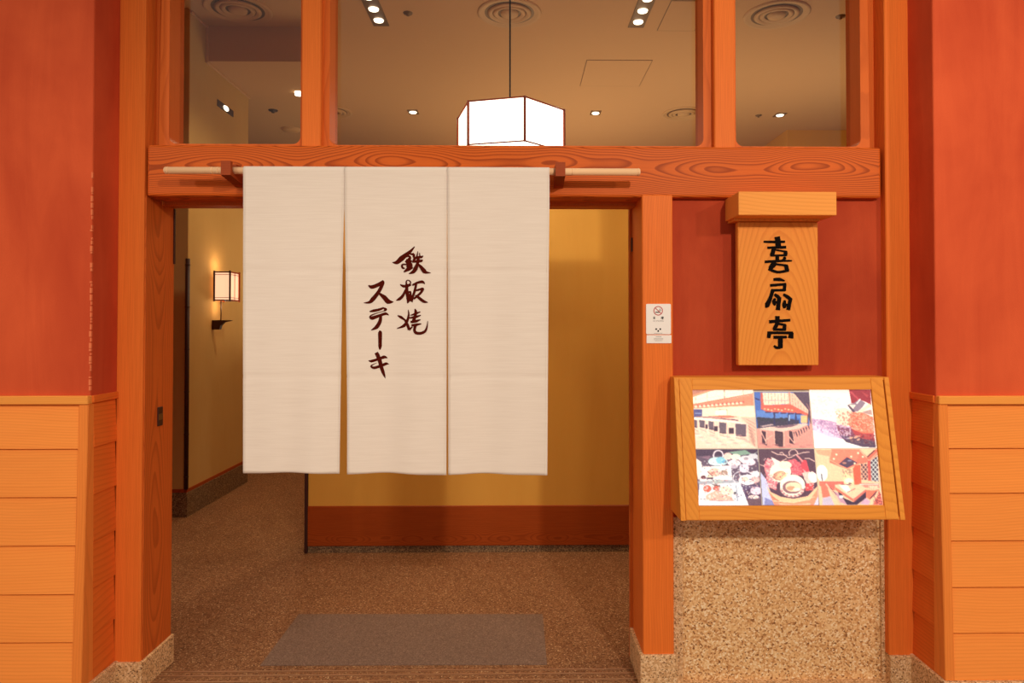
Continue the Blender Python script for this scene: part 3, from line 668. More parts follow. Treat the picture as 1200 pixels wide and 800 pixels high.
def photo_steak():
    c = Canvas(944, 800, (255, 250, 240))
    c.poly((255,236,210), (40,60),(540,60),(530,110),(60,110), al=.6)
    c.ell((250,226,206), 250, 260, 210, 120, .6, 15); c.ell((255,236,226), 300, 360, 260, 100, .7, 15)
    c.poly((200,160,190), (65,400),(300,430),(560,500),(560,660),(300,620),(80,540))
    c.poly((232,216,236), (70,480),(260,540),(420,640),(300,640),(90,560), al=.8)
    c.poly((130,70,80), (370,480),(560,520),(840,560),(860,690),(560,660),(420,600))
    c.poly((70,60,66), (420,600),(640,620),(860,680),(870,745),(700,735),(500,680))
    c.poly((180,60,44), (560,520),(840,560),(855,660),(700,640),(600,590))
    c.poly((255,224,196), (350,300),(480,270),(600,330),(560,500),(380,480))
    c.poly((238,120,72), (560,330),(700,330),(830,380),(850,575),(720,580),(600,540),(520,470))
    m = c.inside([(350,290),(600,320),(840,380),(850,570),(700,560),(400,480)]); c.mott(m, (255,196,150), .3, 2); c.mott(m, (214,84,50), .2, 3); c.mott(m, (255,232,200), .12, 2)
    m = c.inside([(65,400),(560,500),(560,660),(80,540)]); c.mott(m, (244,226,240), .3, 3); c.mott(m, (150,110,150), .2, 3)
    m = c.inside([(60,130),(480,150),(380,420),(80,380)]); c.mott(m, (246,206,186), .16, 3); c.mott(m, (255,255,255), .25, 3)
    m = c.inside([(480,560),(860,600),(860,720),(560,680)]); c.mott(m, (150,120,90), .2, 2); c.mott(m, (90,30,30), .2, 3)
    for (x, y, r) in ((560,630,26),(620,620,30),(650,650,24),(660,610,16)): c.ell((230,170,130), x, y, r, r*.45, 1, -20)
    c.poly((146,30,24), (530,55),(800,50),(810,240),(740,200),(650,170),(610,225),(560,215)); c.poly((196,70,60), (530,80),(560,75),(660,165),(650,185), al=.8); c.poly((190,70,50), (680,70),(780,120),(760,150), al=.6)
    c.poly((136,120,124), (530,230),(600,215),(660,170),(740,215),(690,280),(640,320),(570,310)); c.poly((70,60,66), (510,245),(535,235),(610,320),(580,330)); c.line((250,240,236), 16, (630,220),(672,172)); c.poly((255,236,214), (535,240),(620,235),(580,290))
    c.poly((255,236,190), (690,290),(790,215),(810,260),(700,320),(620,335)); c.poly((186,150,130), (700,320),(810,290),(825,360),(720,340))
    c.poly((255,252,246), (85,560),(300,640),(560,700),(720,745),(100,745))
    c.grain(24, 1); return c, ((30,62),(800,50),(880,748),(105,748))
def photo_plates():
    c = Canvas(884, 800, (84, 74, 78))
    c.poly((52,44,50), (40,55),(800,55),(810,120),(60,140)); c.poly((130,100,106), (100,150),(230,130),(200,180)); c.poly((120,160,130), (440,90),(650,60),(720,110),(560,135)); c.line((200,220,200), 6, (700,140),(795,85))
    c.poly((255,240,224), (45,160),(110,210),(140,300),(80,440),(50,330))
    c.ring((246,230,236), 320, 130, 66, 70, 16); c.ell((206,236,236), 315, 205, 118, 55); c.ell((130,204,220), 350, 190, 60, 42); c.ell((240,250,250), 250, 215, 50, 30); c.ell((90,180,214), 390, 210, 26, 20)
    for (x, y, rx, ry, cc) in ((435,140,50,45,(255,214,196)),(530,150,60,40,(240,236,216)),(510,225,78,42,(240,232,236)),(510,270,50,22,(190,180,190)),(660,180,85,50,(226,226,230)),(690,215,80,40,(250,226,236)),(740,140,60,34,(210,210,214)),(630,290,60,55,(236,226,240)),(655,170,30,20,(170,160,160))): c.ell(cc, x, y, rx, ry)
    c.poly((250,246,244), (110,270),(470,255),(490,440),(330,470),(90,450)); c.ell((255,206,176), 275, 340, 85, 52); c.ell((240,160,120), 260, 350, 40, 20); c.ell((170,140,110), 390, 345, 42, 32); c.ell((90,50,40), 140, 400, 34, 22); c.ell((60,40,40), 220, 410, 42, 14); c.ell((250,236,200), 215, 390, 40, 14); c.line((60,40,40), 8, (190,330),(250,385))
    c.poly((170,176,180), (70,450),(500,430),(640,470),(540,490),(90,500)); c.ell((176,190,180), 310, 450, 70, 30)
    c.poly((244,246,250), (90,490),(580,465),(680,740),(70,745)); c.poly((214,220,232), (520,500),(600,600),(660,740),(560,700), al=.6)
    c.ell((232,92,50), 185, 540, 48, 44); c.ell((226,104,66), 295, 530, 42, 32); c.line((70,70,40), 10, (240,490),(330,505)); c.ell((240,150,130), 180, 520, 20, 14)
    c.poly((255,186,156), (160,620),(290,560),(440,570),(500,680),(180,690)); c.poly((250,228,200), (340,520),(430,505),(500,560),(480,640),(360,600)); c.ell((60,60,50), 510, 595, 24, 16, 1, -40); c.line((150,160,170), 14, (530,500),(545,690)); c.line((150,130,130), 6, (150,685),(520,690))
    c.ring((220,214,222), 620, 410, 130, 95, 14); c.ell((250,246,250), 670, 430, 110, 62); c.ell((240,214,190), 640, 420, 44, 30); c.ell((246,196,186), 765, 425, 50, 46); c.ell((90,80,86), 540, 390, 26, 40); c.ell((236,230,236), 760, 360, 60, 40)
    c.poly((80,70,90), (590,500),(820,490),(830,740),(700,740),(640,620)); c.ell((60,40,50), 740, 590, 100, 52); c.ell((236,216,230), 770, 565, 70, 50); c.ell((255,232,220), 740, 640, 66, 24); c.poly((96,76,70), (650,670),(830,660),(830,740),(690,740))
    m = c.inside([(100,200),(800,150),(820,660),(100,690)]); c.mott(m, (255,255,255), .1, 3); c.mott(m, (200,150,140), .07, 3); c.mott(m, (90,80,90), .05, 3)
    c.grain(34, 1); return c, ((40,55),(795,52),(835,742),(75,745))
def photo_lobster():
    c = Canvas(800, 800, (74, 54, 52))
    c.poly((200,206,236), (60,330),(130,430),(230,745),(80,745)); c.poly((130,140,190), (110,650),(220,700),(240,745),(100,745)); c.poly((220,214,236), (690,600),(740,560),(745,745),(660,745))
    c.poly((244,150,140), (105,260),(150,160),(250,200),(310,240),(240,560),(160,520)); m = c.inside([(100,160),(320,200),(250,560),(120,480)]); c.mott(m, (206,70,80), .35, 3); c.mott(m, (255,226,214), .25, 3)
    c.poly((255,236,226), (190,145),(320,215),(240,250))
    c.poly((222,96,92), (380,200),(480,170),(560,240),(560,380),(440,370)); m = c.inside([(380,180),(560,200),(570,390),(430,380)]); c.mott(m, (170,50,60), .3, 2); c.mott(m, (250,160,150), .25, 2)
    c.poly((226,70,66), (560,190),(620,190),(650,330),(560,350)); c.line((240,150,140), 22, (510,130),(570,200)); c.poly((250,200,180), (560,350),(650,330),(700,470),(610,480)); c.ell((255,244,240), 690, 400, 55, 70, 1, -30)
    c.poly((220,70,54), (600,480),(700,470),(680,560),(590,570)); m = c.inside([(560,300),(700,330),(700,560),(590,560)]); c.mott(m, (255,226,210), .2, 3)
    for pts in (((200,80),(270,115),(360,125),(480,125),(580,95),(660,85)), ((360,130),(330,90),(300,100)), ((420,130),(412,90),(440,60),(480,52),(510,80),(520,110)), ((380,170),(300,215),(230,260)), ((600,170),(650,165),(720,205)), ((60,245),(105,262)), ((370,130),(400,160),(440,150),(500,115))): c.line((250,206,186), 10, *pts)
    c.ell((255,248,226), 300, 340, 130, 120, 1, -30); c.ell((200,150,110), 290, 380, 80, 55, 1, -15); c.ell((255,206,150), 310, 380, 66, 40, 1, -15); c.ell((255,236,210), 360, 250, 80, 50)
    m = c.inside([(180,360),(400,340),(300,480),(200,470)]); c.mott(m, (160,70,60), .15, 2)
    c.ell((255,252,232), 440, 500, 150, 130, 1, -10); c.ell((140,100,90), 435, 525, 115, 80); c.ell((255,224,180), 450, 520, 95, 60); c.ell((230,160,110), 420, 535, 50, 26); c.ell((255,240,220), 490, 550, 46, 20)
    for k in range(16): t = math.radians(10+k*11); c.ell((240,210,190) if k % 2 else (190,130,120), 435+130*math.cos(t), 540+95*math.sin(t), 16, 14)
    c.poly((255,206,150), (130,500),(180,580),(300,640),(450,665),(620,630),(745,500),(735,570),(640,690),(450,720),(260,700),(160,600))
    c.poly((240,150,100), (150,570),(260,690),(450,712),(640,680),(740,540),(735,640),(680,745),(220,745)); c.poly((255,190,140), (260,715),(450,735),(650,715),(640,745),(300,745)); c.line((206,90,60), 8, (190,640),(300,710)); c.line((255,220,170), 8, (200,690),(450,712),(700,640))
    c.grain(34, 1); return c, ((44,52),(716,50),(745,742),(80,745))
def photo_room():
    c = Canvas(968, 800, (250, 206, 156))
    c.poly((222,170,120), (30,60),(230,60),(200,140),(60,110)); c.ell((255,255,250), 100, 345, 75, 100); c.line((90,90,90), 16, (92,360),(100,435)); c.line((150,140,120), 6, (80,340),(110,370))
    c.poly((238,120,80), (235,50),(600,50),(720,160),(690,215),(600,230),(430,300),(210,215),(205,140)); c.poly((250,150,104), (235,60),(600,60),(560,210),(430,130),(330,230),(215,190), al=.5)
    c.line((255,180,130), 10, (235,60),(205,180),(430,298),(600,228)); c.line((255,196,150), 10, (600,60),(710,170))
    c.poly((70,60,66), (325,235),(435,145),(575,215),(435,280)); c.ell((150,150,170), 470, 190, 26, 10); c.ell((190,130,100), 400, 220, 30, 12)
    for (x, y) in ((300,115),(265,170),(580,95),(490,140),(640,140),(535,225)): c.ell((255,244,200), x, y, 12, 14)
    c.poly((255,216,160), (370,300),(520,290),(520,480),(385,480)); m = c.inside([(370,300),(500,290),(510,380),(380,400)]); c.mott(m, (140,110,80), .35, 3); c.ell((255,250,214), 455, 440, 60, 36); c.ell((90,70,50), 470, 470, 22, 8)
    c.poly((232,96,50), (510,290),(540,250),(610,240),(625,480),(530,490))
    c.poly((70,48,40), (615,225),(700,230),(710,430),(630,430)); c.poly((44,40,40), (740,190),(830,130),(860,450),(760,440))
    for k in range(-8, 16):
        for (poly, cc) in (([(615,225),(700,230),(710,430),(630,430)], (236,180,140)), ([(740,190),(830,130),(860,450),(760,440)], (220,226,216))):
            m = c.inside(poly)
            for sg in (1, -1):
                d = np.abs(((c.x-600)+sg*(c.y-300)*0.9) - k*52*1.0) < 9; c.put(m & d, cc, .9)
    c.poly((226,110,70), (690,160),(800,50),(840,50),(830,110),(740,190)); c.line((60,30,24), 14, (700,140),(790,60)); c.line((255,190,150), 8, (700,215),(835,80))
    c.poly((206,80,56), (700,190),(740,190),(755,440),(715,440))
    c.poly((232,110,80), (60,450),(390,450),(390,490),(270,490),(260,560),(60,500)); c.poly((240,120,80), (70,460),(150,480),(200,630),(90,645)); c.poly((236,140,110), (600,470),(860,470),(870,530),(640,520)); c.poly((255,226,186), (720,500),(850,500),(850,545),(740,535))
    for k in range(5): c.line((190,110,80), 5, (740+k*24,490),(740+k*24,545))
    c.line((200,220,200), 12, (600,485),(850,480))
    c.poly((200,190,206), (90,650),(200,625),(250,735),(80,740)); c.line((255,190,150), 22, (150,480),(345,740)); c.line((60,40,40), 7, (200,520),(330,670)); c.poly((196,150,160), (250,560),(350,620),(440,740),(330,700))
    c.poly((44,40,40), (300,560),(360,600),(380,650),(320,610)); c.poly((44,38,40), (360,640),(510,700),(600,640),(690,570),(700,640),(560,735),(430,735)); c.ell((220,240,240), 345, 635, 30, 20)
    c.poly((255,206,160), (265,500),(330,475),(640,500),(690,535),(520,660),(500,660)); c.poly((255,250,236), (320,495),(440,490),(480,560),(430,590)); c.line((90,50,40), 6, (430,580),(540,535)); c.poly((232,120,80), (265,515),(510,660),(520,700),(270,550)); c.poly((214,110,80), (515,660),(690,540),(690,570),(520,700)); c.line((90,60,60), 8, (340,480),(480,490))
    c.poly((240,120,76), (690,550),(800,560),(860,545),(780,640),(740,670),(690,640)); c.line((50,30,30), 14, (745,660),(830,570)); c.poly((210,170,190), (600,720),(680,650),(750,690),(720,735)); c.poly((200,90,60), (860,540),(900,640),(920,735),(780,735),(850,620)); m = c.inside([(800,600),(890,580),(920,735),(780,735)]); c.mott(m, (120,50,40), .3, 3); c.mott(m, (246,150,110), .2, 3)
    c.grain(34, 1); return c, ((25,50),(820,40),(925,735),(48,735))

PHOTOS = [(photo_counter, 'print of a long counter with a row of dark chairs'), (photo_hall, 'print of a curved counter under a glowing canopy at dusk'), (photo_steak, 'close-up print of grilled meat'),
          (photo_plates, 'print of many small plates of food'), (photo_lobster, 'print of lobster and abalone in a wooden tub'), (photo_room, 'print of a red private dining room')]
# a photograph's columns and rows on the sloping face
colx = [0.0, 0.345, 0.655, 1.0]
zrow = [zt_in, None, zb_in]
zmid = Z(526, 2.80, 915)
zr = [(zt_in, zmid+0.002), (zmid-0.002, zb_in)]
bm = B(); slanted(bm, xi0-0.004, xi1+0.004, zb_in-0.004, zt_in+0.004, 0.013, 0.02, 0); obj('light_panel', bm, M['white'], mc)
for n_, (fn, lab) in enumerate(PHOTOS):
    cv, q = fn(); cv.a = 255-(255-cv.a)*np.array([.88, .95, .84]); cv.blur()
    cc, rr = n_ % 3, n_//3
    x0 = xi0+(xi1-xi0)*colx[cc]+(0.002 if cc else 0); x1 = xi0+(xi1-xi0)*colx[cc+1]-(0.002 if cc < 2 else 0); z1, z0 = zr[rr]
    if cc == 1 and rr == 0: z1 -= 0.010
    NX, NZ = 96, 90
    vs, cs, fs = [], [], []
    org = mc.location
    for j in range(NZ+1):
        for i in range(NX+1):
            u, v = i/NX, j/NZ; z = z1+(z0-z1)*v; x = x0+(x1-x0)*u
            vs.append((x-org.x, fy(z, 0.0115)-org.y, z-org.z))
            sxp = (q[0][0]*(1-u)+q[1][0]*u)*(1-v)+(q[3][0]*(1-u)+q[2][0]*u)*v; syp = (q[0][1]*(1-u)+q[1][1]*u)*(1-v)+(q[3][1]*(1-u)+q[2][1]*u)*v
            c = np.clip(cv.sample(sxp, syp), 0, 255); cs.append([((k/255+0.055)/1.055)**2.4 if k > 10 else k/255/12.92 for k in c]+[1.0])
    for j in range(NZ):
        for i in range(NX): a = j*(NX+1)+i; fs.append((a, a+NX+1, a+NX+2, a+1))
    me = bpy.data.meshes.new('photograph'); me.from_pydata(vs, [], fs)
    at_ = me.color_attributes.new('print', 'FLOAT_COLOR', 'POINT'); at_.data.foreach_set('color', np.array(cs, dtype=np.float32).ravel())
    me.materials.append(M['print']); o = bpy.data.objects.new('photograph', me); COL.objects.link(o); o.parent = mc; o['label'] = lab
    sol = o.modifiers.new('thickness', 'SOLIDIFY'); sol.thickness = 0.001; sol.offset = -1
bm = B(); slanted(bm, xi0-0.003, xi1+0.003, zb_in-0.003, zt_in+0.003, 0.0060, 0.0080, 0); obj('cover_pane', bm, 'glass', mc)

# ------------------------------------------------------------------ curtain rod, pegs and split curtain
YR = 2.815; RR = 0.0145
zr_l, zr_r = Z(199.5, YR, 200), Z(201.5, YR, 745)
def rodz(x): t = (x-X(193, YR, 200))/(X(750, YR, 200)-X(193, YR, 200)); return zr_l+(zr_r-zr_l)*t
rx0, rx1 = X(193, YR, 200), X(750, YR, 200)
rod = thing('bamboo_rod', 'pale bamboo rod carrying the white split curtain across the beam', 'rod', ((rx0+rx1)/2, YR, rodz((rx0+rx1)/2)))
bm = B(); cyl(bm, (rx0+0.004, YR, rodz(rx0)), (rx1-0.004, YR, rodz(rx1)), RR, n=24)
cyl(bm, (rx0, YR, rodz(rx0)), (rx0+0.004, YR, rodz(rx0)), RR*0.8, RR, n=24); cyl(bm, (rx1-0.004, YR, rodz(rx1)), (rx1, YR, rodz(rx1)), RR, RR*0.8, n=24)
obj('cane', bm, 'bamboo', rod)
for px in (197, 249, 256, 671, 748):
    x = X(px, YR, 200); bm = B(); cyl(bm, (x-0.002, YR, rodz(x)), (x+0.002, YR, rodz(x)), RR*1.06, n=24); obj('node_ring', bm, 'bamboo', rod)
for px, lab in ((266.5, 'dark wooden peg holding the left end of the bamboo rod'), (656.5, 'dark wooden peg holding the right end of the bamboo rod')):
    x = X(px, YR-0.02, 200); z = rodz(x); w = 0.020
    p = thing('rod_peg', lab, 'peg', (x, YP, z-0.03), 'wooden pegs of the curtain rod')
    prof = [(YP+0.008, -0.048), (YP-0.03, -0.040), (YR-RR-0.022, -0.026), (YR-RR-0.022, 0.032), (YR-RR-0.004, 0.032), (YR-RR-0.002, -0.008), (YR, -RR-0.0015), (YR+RR+0.001, -0.008), (YR+RR+0.003, 0.030), (YP+0.008, 0.036)]
    bm = B(); prism(bm, [(x-w, y, z+dz) for y, dz in prof], (2*w, 0, 0)); obj('peg_arm', bm, 'peg', p)
# curtain
YC = YR-RR-0.004
nor = thing('split_curtain', 'cream linen shop curtain in three panels with brown brush characters', 'curtain', (X(464, YC), YR, Z(555, YC)))
zc_top = rodz(0)+RR
def wave(px, t):                # depth swing of the cloth, 0 at the rod
    return 0.010*t*math.sin(px*0.045+0.6)+0.005*t*math.sin(px*0.11+t*2.0)+0.0022*math.exp(-((t-0.32)/0.006)**2)+0.0022*math.exp(-((t-0.675)/0.006)**2)
def cy(px, py): t = max(0.0, (py-205)/350); return YC + 0.004 + wave(px, t)
panels = [((284.5, 403.2), (283, 397.5), 554.5), ((403.4, 523.7), (406.3, 523.2), 555.5), ((523.9, 644), (525.5, 641.3), 556)]
ZBOT = 555
for k, ((a0, a1), (b0, b1), yb) in enumerate(panels):
    NXp, NZp = 30, 116
    bm = B(); grid = []
    for j in range(NZp+1):
        py = 205+(yb-205)*j/NZp; row = []
        t = max(0, (py-245)/(yb-245)); 
        te = t**0.75
        l = a0+(b0-a0)*te; r = a1+(b1-a1)*te
        if k == 1: l = a0+(b0-a0)*min(1, t*1.35)**0.8
        for i in range(NXp+1):
            px = l+(r-l)*i/NXp; q = at(px, py+(0.8*math.sin(px*0.05+k) if j == NZp else 0), YC)
            row.append(bm.verts.new((q.x, cy(px, py), q.z)))
        grid.append(row)
    # sleeve wrapped over the rod
    sleeve = []
    for s_ in range(0, 13):
        an = math.radians(180-s_*22); row = []
        for i in range(NXp+1):
            px = a0+(a1-a0)*i/NXp; x = at(px, 205, YC).x
            row.append(bm.verts.new((x, YR+(RR+0.0025)*math.cos(an), rodz(x)+(RR+0.0025)*math.sin(an))))
        sleeve.append(row)
    rows = sleeve[::-1] + grid
    for A_, B_ in zip(rows, rows[1:]):
        for i in range(NXp): f = bm.faces.new((A_[i], A_[i+1], B_[i+1], B_[i])); f.smooth = True
    o = obj('cloth_panel', bm, 'cloth', nor, recalc=True)
    sol = o.modifiers.new('thickness', 'SOLIDIFY'); sol.thickness = 0.0016; sol.offset = 0
    # stitched seams
    bm = B()
    for (pa, pb) in ((a0+2.5, b0+2.5), (a1-2.5, b1-2.5)):
        pv = None
        for j in range(0, NZp+1, 4):
            py = 205+(yb-205)*j/NZp; t = max(0, (py-245)/(yb-245))**0.75; px = pa+(pb-pa)*t; q = at(px, py, YC); c0 = Vector((q.x, cy(px, py)-0.0012, q.z))
            cur = (bm.verts.new(c0+Vector((-0.0006, 0, 0))), bm.verts.new(c0+Vector((0, -0.0006, 0))), bm.verts.new(c0+Vector((0.0006, 0, 0))))
            if pv: bm.faces.new((pv[0], pv[1], cur[1], cur[0])); bm.faces.new((pv[1], pv[2], cur[2], cur[1]))
            pv = cur
    s2 = obj('seam', bm, 'cloth', nor)
GL = [((455,285), 16.0, [[(497,60,8),(450,115,30),(400,165,46),(250,285,78),(160,360,56),(75,358,6)], [(400,200,16),(480,208,44)], [(480,200,36),(480,262,38)],
        [(330,246,34),(380,240,30),(408,262,36),(395,300,46),(368,340,50)], [(370,300,40),(330,362,34)], [(365,335,60),(395,400,90),(400,450,90)], [(410,340,50),(445,330,20)], [(455,440,44),(380,480,62),(292,540,14)],
        [(335,398,20),(280,396,26),(258,425,30),(275,462,30),(312,470,14)], [(555,148,5),(545,210,20),(525,265,24),(470,280,16)], [(588,180,8),(592,240,20),(570,262,16)],
        [(470,280,22),(560,262,32),(625,256,36),(655,232,6)], [(450,346,26),(550,338,36),(620,328,40),(648,308,8)], [(515,270,40),(470,330,30)], [(565,262,40),(560,330,46),(545,390,40),(515,470,62),(470,535,50),(385,570,6)],
        [(550,375,14),(610,440,46),(675,520,64),(720,545,34),(798,552,4)]]),
      ((455,320), 10.0, [[(214,132,18),(212,98,12),(232,82,9),(258,98,12),(260,122,12),(235,135,14)], [(140,132,8),(178,152,26),(230,150,20),(270,138,10)], [(216,128,26),(220,220,30),(238,300,40),(225,354,6)],
        [(212,180,16),(172,262,26),(132,302,28),(92,320,4)], [(222,228,16),(262,216,16)], [(260,212,14),(262,270,22),(250,320,36)], [(282,142,16),(340,112,20),(400,102,28),(428,126,6)], [(328,128,20),(312,200,22),(290,270,22),(262,330,40)],
        [(320,204,16),(385,186,20),(408,186,22),(380,230,22),(335,272,20),(300,302,16)], [(318,256,10),(362,290,26),(415,330,28),(466,342,3)]]),
      ((455,320), 10.0, [[(108,496,8),(148,515,26),(195,548,16)], [(235,428,5),(240,490,18),(222,560,24),(185,615,28),(100,650,4)], [(195,545,18),(228,610,26),(245,665,24)], [(242,664,22),(285,628,10)],
        [(312,418,8),(322,450,26),(318,490,26),(296,560,30)], [(262,494,8),(320,474,20),(376,452,8)], [(240,526,10),(320,512,24),(382,492,8)], [(262,572,20),(325,562,26),(378,543,8)], [(272,612,20),(335,602,24),(388,592,6)],
        [(322,605,24),(308,660,24),(325,698,26),(385,702,26),(435,676,22),(456,620,12),(462,560,3)]]),
      ((420,320), 10.0, [[(118,142,8),(155,162,34),(220,142,34),(285,108,34)], [(275,88,10),(288,112,30),(240,215,32),(170,305,40),(130,340,26),(62,348,3)], [(232,228,12),(300,280,40),(350,332,46),(412,336,4)]]),
      ((420,320), 10.0, [[(132,450,10),(180,440,26),(240,428,24),(298,405,16)], [(290,405,10),(322,424,26),(300,440,14)], [(300,445,7),(225,465,7),(150,495,12),(140,520,24)], [(135,518,14),(165,525,34),(260,492,24),(320,474,26),(357,493,4)], [(262,490,22),(255,560,32),(215,630,36),(148,668,3)]]),
      ((420,380), 11.43, [[(288,100,30),(291,120,42),(291,290,36),(289,340,5)]]),
      ((420,380), 11.43, [[(240,376,36),(262,420,42),(288,490,42),(308,570,40),(335,650,32),(362,722,4)], [(136,485,6),(180,490,28),(280,460,26),(345,436,34),(390,450,6)], [(245,515,3),(195,538,10),(172,560,18),(210,580,28),(300,555,28),(370,526,30),(410,532,3)]])]
BOLD = 1.3
for crop, sc, ls in GL:
    bm = B(); strokes(bm, ls, crop, sc, lambda a, b: cy(a, b), 0.0016); obj('character', bm, 'ink', nor)

# ------------------------------------------------------------------ lobby behind the entrance
YQ = 4.68
q0 = X(357.5, YQ, 600)
zq = 2.66
bm = B(); bx(bm, q0+0.012, 3.3, YQ, YQ+0.14, 0.02, zq, 0.003)
wq = struct('wall_screen', bm, 'ochre', 'ochre plaster screen wall facing the entrance behind the curtain', 'wall')
zs1, zs0 = Z(592, YQ, 550), Z(638.5, YQ, 550)
bm = B(); bx(bm, q0+0.014, 3.3, YQ-0.012, YQ+0.01, zs0, zs1, 0.003); obj('skirting_board', bm, 'skirt', wq)
bm = B(); bx(bm, q0+0.008, 3.3, YQ-0.004, YQ+0.13, 0, zs0, 0.002); obj('stone_base', bm, 'stoned', wq)
bm = B(); bx(bm, q0, q0+0.022, YQ-0.016, YQ+0.15, 0.0, zq+0.01, 0.002); obj('edge_post', bm, 'dark', wq)
bm = B(); bx(bm, q0, 3.3, YQ-0.01, YQ+0.15, zq, zq+0.03, 0.002); obj('cap_rail', bm, 'dark', wq)

YI = 5.56; XI_ = X(219.5, YI, 430); YJ = 6.78
zi1, zi0 = Z(573, YI, 210), Z(577, YI, 210)
bm = B(); bx(bm, -5.2, XI_, YI, YJ, 0.01, CEIL+0.03, 0.004)
wi = struct('wall_lobby_left', bm, 'olive', 'sand coloured plaster wall on the left of the lobby, with the wall lantern', 'wall')
bm = B(); bx(bm, -5.2, XI_+0.012, YI-0.012, YJ+0.01, 0, zi0, 0.003); obj('stone_base', bm, 'stoned', wi)
bm = B(); bx(bm, -5.2, XI_+0.008, YI-0.008, YJ+0.006, zi0, zi1, 0.002); obj('base_trim', bm, 'skirt', wi)
bm = B(); bx(bm, XI_-0.01, XI_+0.012, YJ-0.01, YJ+0.014, zi1, 2.35, 0.002); obj('edge_strip', bm, 'dark', wi)
# dark bamboo corner guard
gt = Z(303, YI, 220)
gd = thing('corner_guard', 'dark brown bamboo corner guard on the edge of the lobby wall', 'guard', (XI_, YI-0.008, zi1))
bm = B(); cyl(bm, (XI_, YI-0.005, zi1), (XI_, YI-0.005, gt), 0.017, n=12); obj('cane', bm, 'dark', gd)
for k in range(6):
    z = zi1+0.10+(gt-zi1-0.15)*k/5; bm = B(); cyl(bm, (XI_, YI-0.005, z-0.004), (XI_, YI-0.005, z+0.004), 0.0195, n=12); obj('node_ring', bm, 'dark', gd)

bm = B(); bx(bm, -5.2, 6, 10.2, 10.4, 0, CEIL+0.05); struct('wall_lobby_back', bm, 'olive', 'far plaster wall of the lobby', 'wall')
bm = B(); bx(bm, -5.4, -5.2, 3.0, 10.4, 0, CEIL+0.05); struct('wall_lobby_far_left', bm, 'olive', 'outer plaster wall at the far left of the lobby', 'wall')
bm = B(); bx(bm, 5.2, 5.4, 3.0, 10.4, 0, CEIL+0.05); struct('wall_lobby_far_right', bm, 'olive', 'outer plaster wall at the far right of the lobby', 'wall')
xb = X(922, 8.94, 150)
bm = B(); bx(bm, xb, 5.25, 8.94, 10.25, 0, CEIL+0.03, 0.004); struct('wall_lobby_right_corner', bm, 'ochre', 'ochre wall block seen through the right transom window', 'wall')
bm = B(); bx(bm, -5.4, 5.6, 3.10, 10.4, CEIL, CEIL+0.1); ce = struct('ceiling', bm, 'ceil', 'tan painted lobby ceiling with round vents and downlights', 'ceiling')
# lowered brown ceiling at the left
yb0 = 5.86; zb_ = Z(72, yb0, 300)
xa1, xa2 = X(378, yb0, 72), X(374, 10.2, 190)
bm = B(); prism(bm, [(XI_-0.05, yb0, zb_), (xa1, yb0, zb_), (xa2, 10.2, zb_), (-5.2, 10.2, zb_), (-5.2, YJ+0.02, zb_), (XI_-0.05, YJ+0.02, zb_)], (0, 0, CEIL+0.02-zb_))
struct('ceiling_lowered', bm, 'soffit', 'lowered brown ceiling seen through the left transom window', 'ceiling')
bm = B(); bx(bm, XI_, XI_+0.02, YI, yb0, CEIL-0.035, CEIL-0.012, 0.002); bm2 = B(); bx(bm2, XI_, XI_+0.02, yb0-0.02, yb0, zb_-0.02, CEIL-0.035, 0.002); bm3 = B(); bx(bm3, XI_, XI_+0.02, yb0, YJ, zb_-0.022, zb_, 0.002)
for q_ in (bm, bm2, bm3): obj('corner_moulding', q_, 'vent', wi)
bm = B(); prism(bm, [(XI_+0.002, 3.3, CEIL-0.012), (X(374, 3.3, 0)-0.0, 3.3, CEIL-0.012), (xa1, yb0, CEIL-0.012), (XI_+0.002, yb0, CEIL-0.012)], (0, 0, 0.02))
struct('ceiling_strip', bm, 'soffit', 'brown painted part of the ceiling over the left transom window', 'ceiling')

def cpt(px, py, h=CEIL):
    d = ROT @ Vector(((px-CX)/F, -(py-CY)/F, -1.0)); return CAM + d*((h-CAM.z)/d.z)
# round ceiling vents
for px, py, lab, h, mt, dia in ((597, 15, 'round ceiling vent directly behind the lantern cord', CEIL, 'vent', .53), (910, 17, 'round ceiling vent seen through the right transom window', CEIL, 'vent', .53),
                       (279, 11, 'round brownish ceiling vent seen through the left transom window', CEIL-0.012, 'soffit', .53), (801, 133, 'smaller looking far ceiling vent near the right mullion', CEIL, 'vent', .52), (388, 131, 'far ceiling vent half hidden by the left mullion', CEIL, 'vent', .5)):
    c = cpt(px, py, h); v = thing('round_vent', lab, 'ceiling vent', (c.x, c.y, h-0.03), 'round vents in the lobby ceiling')
    bm = B(); lathe(bm, (c.x, c.y, h), [(dia/2-0.06, -0.002), (dia/2-0.03, -0.006), (dia/2-0.012, -0.016), (dia/2, -0.004), (dia/2, 0.0)]); obj('outer_ring', bm, mt, v)
    bm = B(); lathe(bm, (c.x, c.y, h), [(0.0, -0.001), (dia/2-0.05, -0.001)]); obj('back_plate', bm, 'brass', v)
    for r in (0.16, 0.115):
        bm = B(); lathe(bm, (c.x, c.y, h), [(r-0.02, -0.006), (r, -0.022), (r+0.022, -0.006), (r+0.018, -0.003)]); obj('cone_ring', bm, mt, v)
    bm = B(); lathe(bm, (c.x, c.y, h), [(0.075, -0.004), (0.07, -0.02), (0.03, -0.028), (0, -0.028)]); obj('centre_disc', bm, mt, v)
